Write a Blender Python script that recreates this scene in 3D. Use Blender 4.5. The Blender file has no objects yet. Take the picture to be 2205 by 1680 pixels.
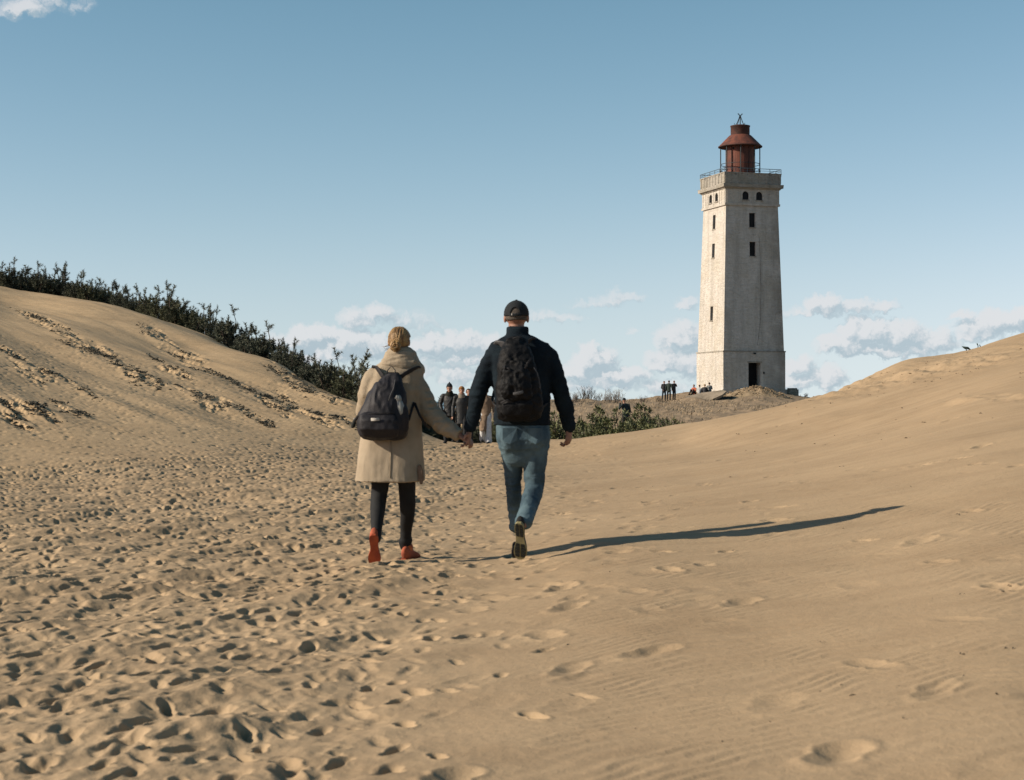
import bpy, bmesh, math, random
import numpy as np
from mathutils import Vector, Matrix

random.seed(7)
SC = bpy.context.scene
COL = SC.collection
R = math.radians

# ------------------------------------------------------------------ camera, sky, sun, exposure
CAM_H = 1.138            # metres above the sand under the man's feet
FPX = 3690.0             # focal length in pixels of the 2205 px wide photograph
CX, HY = 1102.5, 864.0   # optical column and eye-level row of the photograph
SUN_EL, SUN_PHI = 27.0, 12.0

cam = bpy.data.cameras.new('camera')
cam.sensor_fit = 'HORIZONTAL'
cam.sensor_width = 36.0
cam.lens = 36.0 * FPX / 2205.0
cam.clip_start = 0.2
cam.clip_end = 90000.0
cam.dof.use_dof = True
cam.dof.focus_distance = 60.0
cam.dof.aperture_fstop = 8.0
cam_o = bpy.data.objects.new('camera', cam)
cam_o.location = (0, 0, CAM_H)
cam_o.rotation_euler = (R(90) + math.atan((HY - 840.0) / FPX), 0, 0)
COL.objects.link(cam_o)
SC.camera = cam_o

sun_dir = Vector((-math.cos(R(SUN_PHI)) * math.cos(R(SUN_EL)), -math.sin(R(SUN_PHI)) * math.cos(R(SUN_EL)), math.sin(R(SUN_EL))))
sl = bpy.data.lights.new('sun', 'SUN')
sl.energy = 4.7
sl.angle = R(0.55)
sl.color = (1.0, 0.87, 0.70)
sun_o = bpy.data.objects.new('sun', sl)
sun_o.rotation_euler = (-sun_dir).to_track_quat('-Z', 'Y').to_euler()
COL.objects.link(sun_o)

SC.view_settings.view_transform = 'Standard'
SC.view_settings.look = 'None'
SC.view_settings.gamma = 1.0
SC.view_settings.use_curve_mapping = False
SC.view_settings.exposure = 0.60
SC.render.engine = 'CYCLES'
SC.cycles.max_bounces = 6
SC.cycles.use_denoising = True


class N:
    """tiny helper to wire shader nodes"""
    def __init__(s, tree):
        s.t = tree
    def n(s, kind, **kw):
        nd = s.t.nodes.new(kind)
        for k, v in kw.items():
            setattr(nd, k, v)
        return nd
    def put(s, sock, v):
        if v is None:
            return
        if hasattr(v, 'bl_idname') or hasattr(v, 'is_output'):
            s.t.links.new(v, sock)
        else:
            sock.default_value = v
    def math(s, op, a, b=None, c=None, clamp=False):
        nd = s.n('ShaderNodeMath', operation=op, use_clamp=clamp)
        for i, v in enumerate((a, b, c)):
            if v is not None:
                s.put(nd.inputs[i], v)
        return nd.outputs[0]
    def vec(s, op, a, b=None, scale=None):
        nd = s.n('ShaderNodeVectorMath', operation=op)
        s.put(nd.inputs[0], a)
        if b is not None:
            s.put(nd.inputs[1], b)
        if scale is not None:
            s.put(nd.inputs['Scale'], scale)
        return nd.outputs['Value'] if op in ('LENGTH', 'DOT_PRODUCT', 'DISTANCE') else nd.outputs['Vector']
    def comb(s, x, y, z):
        nd = s.n('ShaderNodeCombineXYZ')
        for i, v in enumerate((x, y, z)):
            s.put(nd.inputs[i], v)
        return nd.outputs[0]
    def sep(s, v):
        nd = s.n('ShaderNodeSeparateXYZ')
        s.put(nd.inputs[0], v)
        return nd.outputs
    def smooth(s, v, lo, hi, a=0.0, b=1.0):
        nd = s.n('ShaderNodeMapRange', interpolation_type='SMOOTHSTEP')
        for k, x in zip(('Value', 'From Min', 'From Max', 'To Min', 'To Max'), (v, lo, hi, a, b)):
            s.put(nd.inputs[k], x)
        return nd.outputs[0]
    def mix(s, f, a, b, mode='MIX'):
        nd = s.n('ShaderNodeMix', data_type='RGBA', blend_type=mode)
        s.put(nd.inputs[0], f)
        s.put(nd.inputs[6], a)
        s.put(nd.inputs[7], b)
        return nd.outputs[2]
    def noise(s, vec, scale, detail=4.0, rough=0.55, dim='3D'):
        nd = s.n('ShaderNodeTexNoise', noise_dimensions=dim)
        s.put(nd.inputs['Vector'], vec)
        nd.inputs['Scale'].default_value = scale
        nd.inputs['Detail'].default_value = detail
        nd.inputs['Roughness'].default_value = rough
        return nd.outputs['Fac']


def rgb(c):
    return (c[0], c[1], c[2], 1.0)


# --- sky: Nishita, cumulus low over the horizon all the way round
world = bpy.data.worlds.new('World')
SC.world = world
world.use_nodes = True
wt = world.node_tree
wt.nodes.clear()
w = N(wt)
w_out = w.n('ShaderNodeOutputWorld')
w_bg = w.n('ShaderNodeBackground')
w_bg.inputs['Strength'].default_value = 0.087
wt.links.new(w_bg.outputs[0], w_out.inputs[0])
sky = w.n('ShaderNodeTexSky', sky_type='NISHITA')
sky.sun_disc = False
sky.sun_elevation = R(SUN_EL)
sky.sun_rotation = math.atan2(sun_dir.x, sun_dir.y)
sky.altitude = 0.0
sky.air_density = 0.7
sky.dust_density = 0.2
sky.ozone_density = 2.0
w_tc = w.n('ShaderNodeTexCoord')
w_dir = w.vec('NORMALIZE', w_tc.outputs['Generated'])
sx, sy, sz = w.sep(w_dir)
# clean sea air: the band of yellow murk right at the horizon is left out, all the way round
w.put(sky.inputs['Vector'], w.vec('NORMALIZE', w.comb(sx, sy, w.math('SQRT', w.math('ADD', w.math('MULTIPLY', sz, sz), 0.0081)))))
az = w.math('MULTIPLY', w.math('ARCTAN2', sx, sy), 57.29578)
el = w.math('MULTIPLY', w.math('ARCSINE', sz), 57.29578)

# cumulus seen in the photograph: (px, py, half width, half height, weight)
CLOUDS = [
    (55, 18, 46, 26, .62), (108, 4, 26, 20, .4), (165, 16, 30, 20, .28), (8, 30, 26, 20, .35),
    (655, 735, 40, 30, 1.0), (700, 722, 28, 24, .9), (748, 745, 52, 36, 1.0), (695, 768, 80, 26, .8), (800, 752, 45, 34, .8),
    (770, 690, 36, 28, .6), (815, 676, 26, 24, .62), (850, 692, 40, 20, .4), (905, 690, 30, 22, .28),
    (925, 748, 42, 30, .8), (985, 745, 60, 30, .8), (1050, 752, 50, 30, .7), (1000, 775, 90, 18, .6),
    (1180, 682, 50, 12, .38), (1222, 687, 36, 11, .38), (1262, 655, 40, 11, .3), (1335, 644, 44, 16, .4), (1300, 652, 44, 12, .32),
    (1278, 780, 42, 34, 1.0), (1246, 806, 34, 28, .8), (1335, 812, 66, 24, .75), (1300, 828, 90, 18, .6),
    (1468, 735, 44, 40, .8), (1432, 782, 40, 32, .75), (1490, 790, 40, 40, .8), (1474, 658, 26, 15, .5), (1358, 715, 14, 10, .35),
    (1772, 660, 38, 22, .72), (1838, 668, 44, 18, .55), (1895, 664, 34, 16, .55), (1750, 674, 60, 14, .5),
    (1868, 722, 50, 36, 1.0), (1812, 748, 46, 26, .95), (1940, 728, 58, 34, .85), (2005, 742, 54, 28, .75), (1900, 758, 110, 18, .7),
    (2075, 685, 30, 16, .6), (2160, 700, 52, 30, .95), (2110, 715, 50, 26, .7), (2190, 690, 40, 24, .8),
    (1722, 795, 30, 26, .75), (1782, 820, 38, 30, .8), (1700, 830, 60, 22, .7),
    (600, 742, 30, 24, .5), (560, 768, 40, 20, .35), (900, 700, 60, 18, .3), (1120, 770, 60, 24, .6), (985, 812, 40, 30, .6), (1150, 805, 60, 30, .5), (905, 800, 40, 24, .4), (1200, 836, 80, 18, .45), (1420, 836, 60, 18, .5),
]

grp = bpy.data.node_groups.new('cumulus', 'ShaderNodeTree')
grp.interface.new_socket('Angles', in_out='INPUT', socket_type='NodeSocketVector')
grp.interface.new_socket('Density', in_out='OUTPUT', socket_type='NodeSocketFloat')
g = N(grp)
gi = g.n('NodeGroupInput')
go = g.n('NodeGroupOutput')
P0 = gi.outputs[0]
wn = g.n('ShaderNodeTexNoise', noise_dimensions='2D')
g.put(wn.inputs['Vector'], P0)
wn.inputs['Scale'].default_value = 1.6
wn.inputs['Detail'].default_value = 7.0
wn.inputs['Roughness'].default_value = 0.62
warp = g.vec('SCALE', g.vec('SUBTRACT', wn.outputs['Color'], (0.5, 0.5, 0.5)), scale=0.85)
PW = g.vec('ADD', P0, warp)
acc = None
for (px, py, hw, hh, wgt) in CLOUDS:
    t = (px - CX) / FPX
    a_ = math.degrees(math.atan(t))
    e_ = math.degrees(math.atan((HY - py) / FPX / math.sqrt(1 + t * t)))
    kx, ky = 1 / (hw * 0.0155 * 1.5), 1 / (hh * 0.0155 * 1.4)
    d = g.n('ShaderNodeVectorMath', operation='MULTIPLY_ADD')
    g.put(d.inputs[0], PW); d.inputs[1].default_value = (kx, ky, 0); d.inputs[2].default_value = (-a_ * kx, -e_ * ky, 0)
    d = g.vec('MAXIMUM', d.outputs['Vector'], g.vec('MULTIPLY', d.outputs['Vector'], (-1.0, -1.9, 0)))      # flat bases
    v = g.math('MULTIPLY_ADD', g.vec('DOT_PRODUCT', d, d), -wgt * 1.15, wgt * 1.15)
    acc = g.math('MAXIMUM', 0.0 if acc is None else acc, v)
# the rest of the horizon, outside the photograph, carries the same kind of cloud
ga, ge, _ = g.sep(PW)
n_far = g.noise(g.comb(g.math('MULTIPLY', ga, 0.16), g.math('MULTIPLY', ge, 0.5), 3.0), 1.0, 3.0, 0.5)
band = g.math('MULTIPLY', g.smooth(ge, 0.0, 1.0), g.smooth(ge, 8.0, 3.0))
away = g.smooth(g.math('ABSOLUTE', ga), 18.0, 24.0)
far = g.math('MULTIPLY', g.math('MULTIPLY', g.smooth(n_far, 0.48, 0.66), band), away)
tot = g.math('MAXIMUM', acc, far)
fine = g.noise(PW, 3.2, 6.0, 0.6, '2D')
tot = g.math('ADD', tot, g.math('MULTIPLY', g.math('SUBTRACT', fine, 0.5), g.smooth(tot, 0.0, 0.25, 0.0, 0.55)))
g.put(go.inputs[0], tot)

ang = w.comb(az, el, 0.0)
cl0 = w.n('ShaderNodeGroup'); cl0.node_tree = grp
w.put(cl0.inputs[0], ang)
cl1 = w.n('ShaderNodeGroup'); cl1.node_tree = grp
w.put(cl1.inputs[0], w.vec('ADD', ang, (-0.20, 0.24, 0.0)))
dens = w.smooth(cl0.outputs[0], 0.0, 0.66, 0.0, 1.0)
lit = w.smooth(w.math('SUBTRACT', cl0.outputs[0], cl1.outputs[0]), -0.22, 0.30)
# the photograph's cooler, steeper blue: one power and one gain for each of the sky's channels
s_sep = w.n('ShaderNodeSeparateColor')
wt.links.new(sky.outputs[0], s_sep.inputs[0])
s_com = w.n('ShaderNodeCombineColor')
for i_, (ex_, ga_) in enumerate(((1.60, 0.90), (1.15, 1.03), (1.145, 0.765))):
    w.put(s_com.inputs[i_], w.math('MULTIPLY', w.math('POWER', s_sep.outputs[i_], ex_), ga_))
sky_c = s_com.outputs[0]
c_dark = (3.15, 3.9, 4.4, 1)
c_lit = (5.65, 5.72, 5.85, 1)
cl_c = w.mix(lit, c_dark, c_lit)
fin = w.mix(w.math('MULTIPLY', dens, 0.85), sky_c, cl_c)
wt.links.new(fin, w_bg.inputs['Color'])


# ------------------------------------------------------------------ helpers
def tag(o, label=None, cat=None, group=None, kind=None):
    if label: o['label'] = label
    if cat: o['category'] = cat
    if group: o['group'] = group
    if kind: o['kind'] = kind
    return o


def thing(name, label, cat, loc=(0, 0, 0), rz=0.0, group=None):
    o = bpy.data.objects.new(name, None)
    o.empty_display_size = 0.2
    COL.objects.link(o)
    o.location = loc
    o.rotation_euler = (0, 0, rz)
    return tag(o, label, cat, group)


def mesh_np(name, V, F, smooth=True):
    """V (n,3) array, F (m,3|4) int array or list of lists"""
    me = bpy.data.meshes.new(name)
    V = np.asarray(V, dtype=np.float32)
    if isinstance(F, np.ndarray):
        k = F.shape[1]
        me.vertices.add(len(V)); me.vertices.foreach_set('co', V.ravel())
        me.loops.add(F.size); me.loops.foreach_set('vertex_index', F.astype(np.int32).ravel())
        me.polygons.add(len(F))
        me.polygons.foreach_set('loop_start', np.arange(0, F.size, k, dtype=np.int32))
        me.update(calc_edges=True)
    else:
        me.from_pydata([tuple(v) for v in V.tolist()], [], F)
        me.update()
    if smooth:
        me.polygons.foreach_set('use_smooth', np.ones(len(me.polygons), dtype=bool))
    return me


def obj(name, me, m, parent=None, loc=None):
    if m is not None:
        me.materials.clear()
        me.materials.append(m)
    o = bpy.data.objects.new(name, me)
    COL.objects.link(o)
    if parent is not None:
        o.parent = parent
    if loc is not None:
        o.location = loc
    return o


def get_v(me):
    a = np.empty(len(me.vertices) * 3, dtype=np.float32)
    me.vertices.foreach_get('co', a)
    return a.reshape(-1, 3).astype(np.float64)


def set_v(me, V):
    me.vertices.foreach_set('co', np.asarray(V, dtype=np.float32).ravel())
    me.update()


def get_n(me):
    a = np.empty(len(me.vertices) * 3, dtype=np.float32)
    me.vertex_normals.foreach_get('vector', a)
    return a.reshape(-1, 3).astype(np.float64)


def h32(ix, iy, iz, seed):
    x = (ix.astype(np.int64) * 374761393 + iy.astype(np.int64) * 668265263 + np.asarray(iz).astype(np.int64) * 2147483647 + seed * 1274126177) & 0xFFFFFFFF
    x = ((x ^ (x >> 13)) * 1274126177) & 0xFFFFFFFF
    x = ((x ^ (x >> 16)) * 2246822519) & 0xFFFFFFFF
    x = x ^ (x >> 15)
    return (x & 0xFFFFFF).astype(np.float64) / 16777216.0


def vn2(x, y, seed=0):
    ix = np.floor(x); iy = np.floor(y)
    fx = x - ix; fy = y - iy
    fx = fx * fx * (3 - 2 * fx); fy = fy * fy * (3 - 2 * fy)
    z = np.zeros(1)
    a = h32(ix, iy, z, seed); b = h32(ix + 1, iy, z, seed)
    c = h32(ix, iy + 1, z, seed); d = h32(ix + 1, iy + 1, z, seed)
    return (a * (1 - fx) + b * fx) * (1 - fy) + (c * (1 - fx) + d * fx) * fy


def fbm2(x, y, octv=4, seed=0, gain=0.5):
    s = 0; a = 1.0; t = 0
    for i in range(octv):
        s = s + a * vn2(x + 17.3 * i, y - 9.1 * i, seed + i); t += a
        a *= gain; x = x * 2.03; y = y * 2.03
    return s / t


def vn3(p, seed=0):
    i = np.floor(p); f = p - i
    f = f * f * (3 - 2 * f)
    out = 0
    for dx in (0, 1):
        for dy in (0, 1):
            for dz in (0, 1):
                wgt = (f[:, 0] if dx else 1 - f[:, 0]) * (f[:, 1] if dy else 1 - f[:, 1]) * (f[:, 2] if dz else 1 - f[:, 2])
                out = out + wgt * h32(i[:, 0] + dx, i[:, 1] + dy, i[:, 2] + dz, seed)
    return out


def fbm3(p, octv=3, seed=0):
    s = 0; a = 1.0; t = 0
    for k in range(octv):
        s = s + a * vn3(p + 13.7 * k, seed + k); t += a
        a *= 0.5; p = p * 2.07
    return s / t


def sstep(x, lo, hi):
    t = np.clip((x - lo) / (hi - lo), 0, 1)
    return t * t * (3 - 2 * t)


def W(px, py, D):
    """the point seen at pixel (px, py) of the photograph at depth D metres"""
    return np.array([(px - CX) / FPX * D, D, CAM_H + (HY - py) / FPX * D])


# ------------------------------------------------------------------ materials
MATS = {}


SCALE = 0.80      # the picture is exposed for bright sand; albedos sit a little under their textbook values


def mat(name, c1, c2=None, scale=6.0, rough=0.85, bump=0.0, bscale=40.0, spec=0.25, metal=0.0, stretch=(1, 1, 1), detail=5.0, lo=0.35, hi=0.65, coord='Object', sheen=0.0, trans=0.0):
    m = bpy.data.materials.new(name)
    m.use_nodes = True
    nt = m.node_tree
    k = N(nt)
    b = nt.nodes['Principled BSDF']
    b.inputs['Roughness'].default_value = rough
    b.inputs['Specular IOR Level'].default_value = spec
    b.inputs['Metallic'].default_value = metal
    if sheen:
        b.inputs['Sheen Weight'].default_value = sheen
    tc = k.n('ShaderNodeTexCoord')
    v = k.vec('MULTIPLY', tc.outputs[coord], stretch)
    if c2 is None:
        c2 = tuple(x * 0.8 for x in c1)
    c1 = tuple(x * SCALE for x in c1)
    c2 = tuple(x * SCALE for x in c2)
    f = k.smooth(k.noise(v, scale, detail), lo, hi)
    c = k.mix(f, rgb(c2), rgb(c1))
    k.put(b.inputs['Base Color'], c)
    if bump:
        bp = k.n('ShaderNodeBump')
        bp.inputs['Strength'].default_value = 1.0
        bp.inputs['Distance'].default_value = bump
        k.put(bp.inputs['Height'], k.noise(v, bscale, 3.0))
        k.put(b.inputs['Normal'], bp.outputs[0])
    MATS[name] = m
    return m


def sand_mat(name, ca, cb, cc, pale=None, ripple=0.0):
    m = bpy.data.materials.new(name)
    m.use_nodes = True
    k = N(m.node_tree)
    b = m.node_tree.nodes['Principled BSDF']
    b.inputs['Roughness'].default_value = 0.95
    b.inputs['Specular IOR Level'].default_value = 0.12
    tc = k.n('ShaderNodeTexCoord')
    v = tc.outputs['Object']
    big = k.smooth(k.noise(v, 0.35, 4.0), 0.35, 0.66)
    mid = k.smooth(k.noise(v, 3.0, 5.0, 0.65), 0.35, 0.7)
    fine = k.smooth(k.noise(v, 90.0, 3.0, 0.7), 0.3, 0.75)
    c = k.mix(big, rgb(ca), rgb(cb))
    strk = k.smooth(k.noise(k.vec('MULTIPLY', v, (0.9, 3.6, 1.0)), 0.55, 5.0, 0.6), 0.40, 0.68)
    c = k.mix(k.math('MULTIPLY', strk, 0.5), c, rgb(tuple(q * .86 for q in cb)))
    c = k.mix(k.math('MULTIPLY', mid, 0.45), c, rgb(cc))
    if pale is not None:      # brightens the left dune's colour to offset its weaker grazing sun
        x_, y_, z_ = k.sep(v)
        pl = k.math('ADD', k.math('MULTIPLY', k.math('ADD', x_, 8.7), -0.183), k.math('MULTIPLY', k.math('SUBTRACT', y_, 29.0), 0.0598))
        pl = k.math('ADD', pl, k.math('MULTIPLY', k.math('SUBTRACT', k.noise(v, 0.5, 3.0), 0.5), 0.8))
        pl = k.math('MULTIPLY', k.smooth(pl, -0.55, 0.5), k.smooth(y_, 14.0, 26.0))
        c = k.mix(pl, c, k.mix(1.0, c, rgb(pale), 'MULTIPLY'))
    c = k.mix(k.math('MULTIPLY', fine, 0.22), c, k.mix(1.0, c, (.74, .72, .70, 1), 'MULTIPLY'))
    k.put(b.inputs['Base Color'], c)
    hgt = k.math('ADD', k.math('MULTIPLY', k.noise(v, 19.0, 6.0, 0.68), 0.011), k.math('MULTIPLY', k.noise(v, 240.0, 2.0), 0.0012))
    bp = k.n('ShaderNodeBump')
    bp.inputs['Distance'].default_value = 1.0
    bp.inputs['Strength'].default_value = 0.7
    k.put(bp.inputs['Height'], hgt)
    k.put(b.inputs['Normal'], bp.outputs[0])
    return m


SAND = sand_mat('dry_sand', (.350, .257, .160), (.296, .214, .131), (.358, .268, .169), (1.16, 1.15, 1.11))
HILL = sand_mat('grassy_sand', (.265, .20, .133), (.192, .145, .098), (.288, .218, .145))

# ------------------------------------------------------------------ the terrain
PA, PB = -0.183, 0.0598     # the left dune's face rises away from its foot like this plane


def plane_left(x, y):
    return PA * (x + 8.7) + PB * (y - 29.0)


CTRL = []


def C(D, *items):
    for px, z in items:
        CTRL.append((px, D, z))


def CP(*items):                      # points given by the row at which the crest shows
    for px, D, py in items:
        CTRL.append((px, D, CAM_H + (HY - py) / FPX * D))


C(2.5, (-700, -.05), (1100, 0), (2900, .05))
C(5.2, (-700, -.1), (0, -.05), (1100, 0), (1650, .05), (2205, .12), (2900, .25))
C(8, (-700, -.12), (0, -.08), (550, -.05), (1100, 0), (1650, .10), (2205, .28), (2900, .5))
C(12.2, (-700, -.15), (0, -.1), (600, -.07), (805, -.04), (1110, 0), (1250, .095), (1500, .155), (1935, .325), (2205, .49), (2900, .92))
C(20, (-700, -.05), (0, -.06), (600, -.08), (1100, -.06), (1500, .16), (1800, .42), (2205, .9), (2900, 1.8))
C(30, (-700, 1.2), (0, .08), (400, -.06), (760, -.1), (1100, -.12), (1469, .1), (1750, .5), (2205, 1.6), (2900, 3))
C(42, (-700, 2.94), (0, 1.48), (400, .65), (760, -.02), (1000, -.16), (1180, -.18))
C(55, (-700, 4.9), (0, 2.96), (400, 1.88), (600, 1.33))
C(70, (-700, 7.1), (0, 4.68), (400, 3.29))
C(85, (-700, 8.9), (0, 6.35))
CP((-700, 102, 480), (-300, 98, 560), (0, 95, 617), (230, 93, 662), (450, 81, 729), (600, 69, 792), (770, 58, 868), (880, 56, 920), (950, 56, 950))
C(108, (-700, 9.0), (0, 6.7)); C(106, (230, 5.3)); C(93, (450, 3.6)); C(80, (600, 1.9)); C(67, (770, .35)); C(64, (900, -.4), (950, -.65))
C(130, (0, 4), (-700, 6)); C(120, (400, 1.5)); C(90, (700, -.6)); C(80, (900, -1.1)); C(180, (0, 0), (-700, 0), (500, -.5))
C(50, (968, -.122), (1046, -.122)); C(53, (1100, -.2)); C(60, (1050, -.55)); C(66, (1050, -1.0))
CP((1180, 52, 955), (1311, 50, 942), (1404, 49, 929), (1469, 48, 918), (1575, 46, 897), (1680, 45, 874), (1750, 45, 854), (1830, 45, 832),
   (1905, 46, 797), (1940, 47, 779), (2050, 47, 766), (2205, 48, 720), (2550, 50, 640), (2900, 52, 580))
C(40, (1469, .2), (2050, 1.9)); C(38, (1680, .72), (1830, 1.12), (2205, 2.15)); C(40, (1912, 1.5)); C(40, (2600, 2.8))
C(57, (1180, -.85), (1311, -.9)); C(56, (1469, -.8)); C(54, (1575, -.6), (1680, -.35)); C(55, (1830, .3)); C(56, (1912, 1.1)); C(58, (2050, 1.6)); C(60, (2205, 2.2)); C(64, (2550, 3.1)); C(66, (2900, 3.8))
C(66, (1180, -1.3), (1311, -1.3), (1469, -1.2), (1680, -1.0)); C(72, (1912, -.4)); C(76, (2205, .7)); C(85, (2900, 2))
C(85, (1100, -.6), (1350, -.35), (1600, -.1), (1800, -.1)); C(100, (2205, 0), (1100, 0), (1350, .35), (1600, .5), (1800, .4))
CP((1230, 126, 862), (1340, 126, 866)); C(126, (1100, 1.1), (950, .3), (1500, .9), (1650, .95), (1900, .3)); C(130, (700, -.5))
C(143, (1400, 1.15), (1440, 1.16), (1500, 1.45), (1557, 1.5), (1630, 1.65), (1700, 1.36), (1750, 1.2))
C(153, (1400, 1.5), (1440, 1.62), (1500, 2.02), (1600, 2.0), (1700, 1.7), (1800, 1.2), (1250, .9))
C(162, (1500, 1.9), (1250, .4), (1700, 1.5)); C(188, (-700, -.5), (500, -.9), (1000, -1), (1500, -.8), (2000, -1), (2900, -.5))

cp = np.array(CTRL, dtype=np.float64)


def qspace(x, y):
    D = np.maximum(y, 1.0)
    return np.stack([x / D * 22.0, 5.5 * np.log(D)], axis=-1)


_q = qspace((cp[:, 0] - CX) / FPX * cp[:, 1], cp[:, 1])


def _tps(d2):
    return 0.5 * d2 * np.log(np.maximum(d2, 1e-12))


_n = len(_q)
_K = _tps(((_q[:, None, :] - _q[None, :, :]) ** 2).sum(-1)) + np.eye(_n) * 0.02
_P = np.hstack([np.ones((_n, 1)), _q])
_A = np.block([[_K, _P], [_P.T, np.zeros((3, 3))]])
_wts = np.linalg.solve(_A, np.concatenate([cp[:, 2], np.zeros(3)]))


def base_z(x, y):
    x = np.asarray(x, dtype=np.float64); y = np.asarray(y, dtype=np.float64)
    shp = x.shape
    q = qspace(x.ravel(), y.ravel())
    out = np.empty(len(q))
    for s in range(0, len(q), 60000):
        qq = q[s:s + 60000]
        d2 = (qq ** 2).sum(-1)[:, None] + (_q ** 2).sum(-1)[None, :] - 2 * qq @ _q.T
        out[s:s + 60000] = _tps(d2) @ _wts[:_n] + _wts[_n] + qq @ _wts[_n + 1:]
    return out.reshape(shp)


def pits(x, y, cell, seed, prob, a_rng, b_rng, d_rng, ang=0.5, rim=0.16, soft=0.0):
    """footprints: one jittered hollow per cell of a square lattice, kept with probability prob(x, y)"""
    ci = np.floor(x / cell); cj = np.floor(y / cell)
    z = np.zeros_like(x)
    zero = np.zeros(1)
    for di in (-1, 0, 1):
        for dj in (-1, 0, 1):
            i = ci + di; j = cj + dj
            cx_ = (i + 0.1 + 0.8 * h32(i, j, zero, seed)) * cell
            cy_ = (j + 0.1 + 0.8 * h32(i, j, zero, seed + 1)) * cell
            keep = h32(i, j, zero, seed + 2) < prob(cx_, cy_)
            if not keep.any():
                continue
            th = (h32(i, j, zero, seed + 3) - 0.5) * 2 * ang
            a = a_rng[0] + (a_rng[1] - a_rng[0]) * h32(i, j, zero, seed + 4)
            b = b_rng[0] + (b_rng[1] - b_rng[0]) * h32(i, j, zero, seed + 5)
            d = d_rng[0] + (d_rng[1] - d_rng[0]) * h32(i, j, zero, seed + 6) ** 2.2
            c, s = np.cos(th), np.sin(th)
            u = (x - cx_) * c + (y - cy_) * s
            v = -(x - cx_) * s + (y - cy_) * c
            # a waist between ball and heel, and a toe that digs deeper
            bw = b * (1.0 - 0.25 * np.exp(-((v / a + 0.1) / 0.28) ** 2))
            r = np.sqrt((u / bw) ** 2 + (v / a) ** 2)
            # the wall towards the wind stays steep, the other one has slumped
            rs = r * (0.94 - 0.13 * np.tanh(1.3 * u / bw))
            hole = -d * ((1 - soft) * (1 - sstep(rs, 0.30, 1.04)) + soft * np.exp(-1.6 * rs * rs)) * (1.0 + 0.35 * np.clip(v / a, -1, 1))
            wall = d * rim * np.exp(-((r - 1.22) / 0.26) ** 2)
            z += np.where(keep, hole + wall, 0)
    return z


def trail(x, y):
    """how trodden the sand is: 1 on the beaten track, 0 on wind-smoothed sand"""
    xb = -0.12 + 0.030 * np.maximum(y - 15.0, 0)
    xb = np.where(y > 40, xb - 0.03 * (y - 40), xb)
    wv = (fbm2(x * 0.6, y * 0.35, 3, 40) - 0.5) * 0.9
    t = sstep(xb - x + wv * (0.4 + 0.03 * y), -0.35, 0.75 + 0.03 * y)
    t = t * sstep(-plane_left(x, y) + wv * 0.5, -0.12, 0.22)
    return t * sstep(y, 62, 50)


PATCH = [(57, 676), (100, 700), (136, 719), (158, 746), (190, 752), (226, 760), (250, 780), (278, 794), (300, 806), (328, 821), (339, 735), (385, 758), (419, 771),
         (68, 805), (113, 805), (170, 830), (158, 877), (23, 877), (68, 873), (23, 764), (40, 905), (90, 890), (445, 797), (475, 805), (502, 817),
         (604, 810), (626, 828), (660, 837), (640, 818), (705, 856), (581, 858), (615, 842), (547, 890), (445, 860), (694, 905), (649, 883), (410, 840), (380, 800), (360, 790), (530, 835), (560, 846), (720, 900), (600, 880), (500, 870)]


def patches(x, y):
    px = CX + FPX * x / y
    py = HY - FPX * (plane_left(x, y) - CAM_H) / y
    m = np.zeros_like(x)
    for (qx, qy) in PATCH:
        u = ((px - qx) * 0.9 + (py - qy) * 0.42) / 44.0
        v = (-(px - qx) * 0.42 + (py - qy) * 0.9) / 10.5
        m = np.maximum(m, np.exp(-(u * u + v * v)))
    return m


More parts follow.
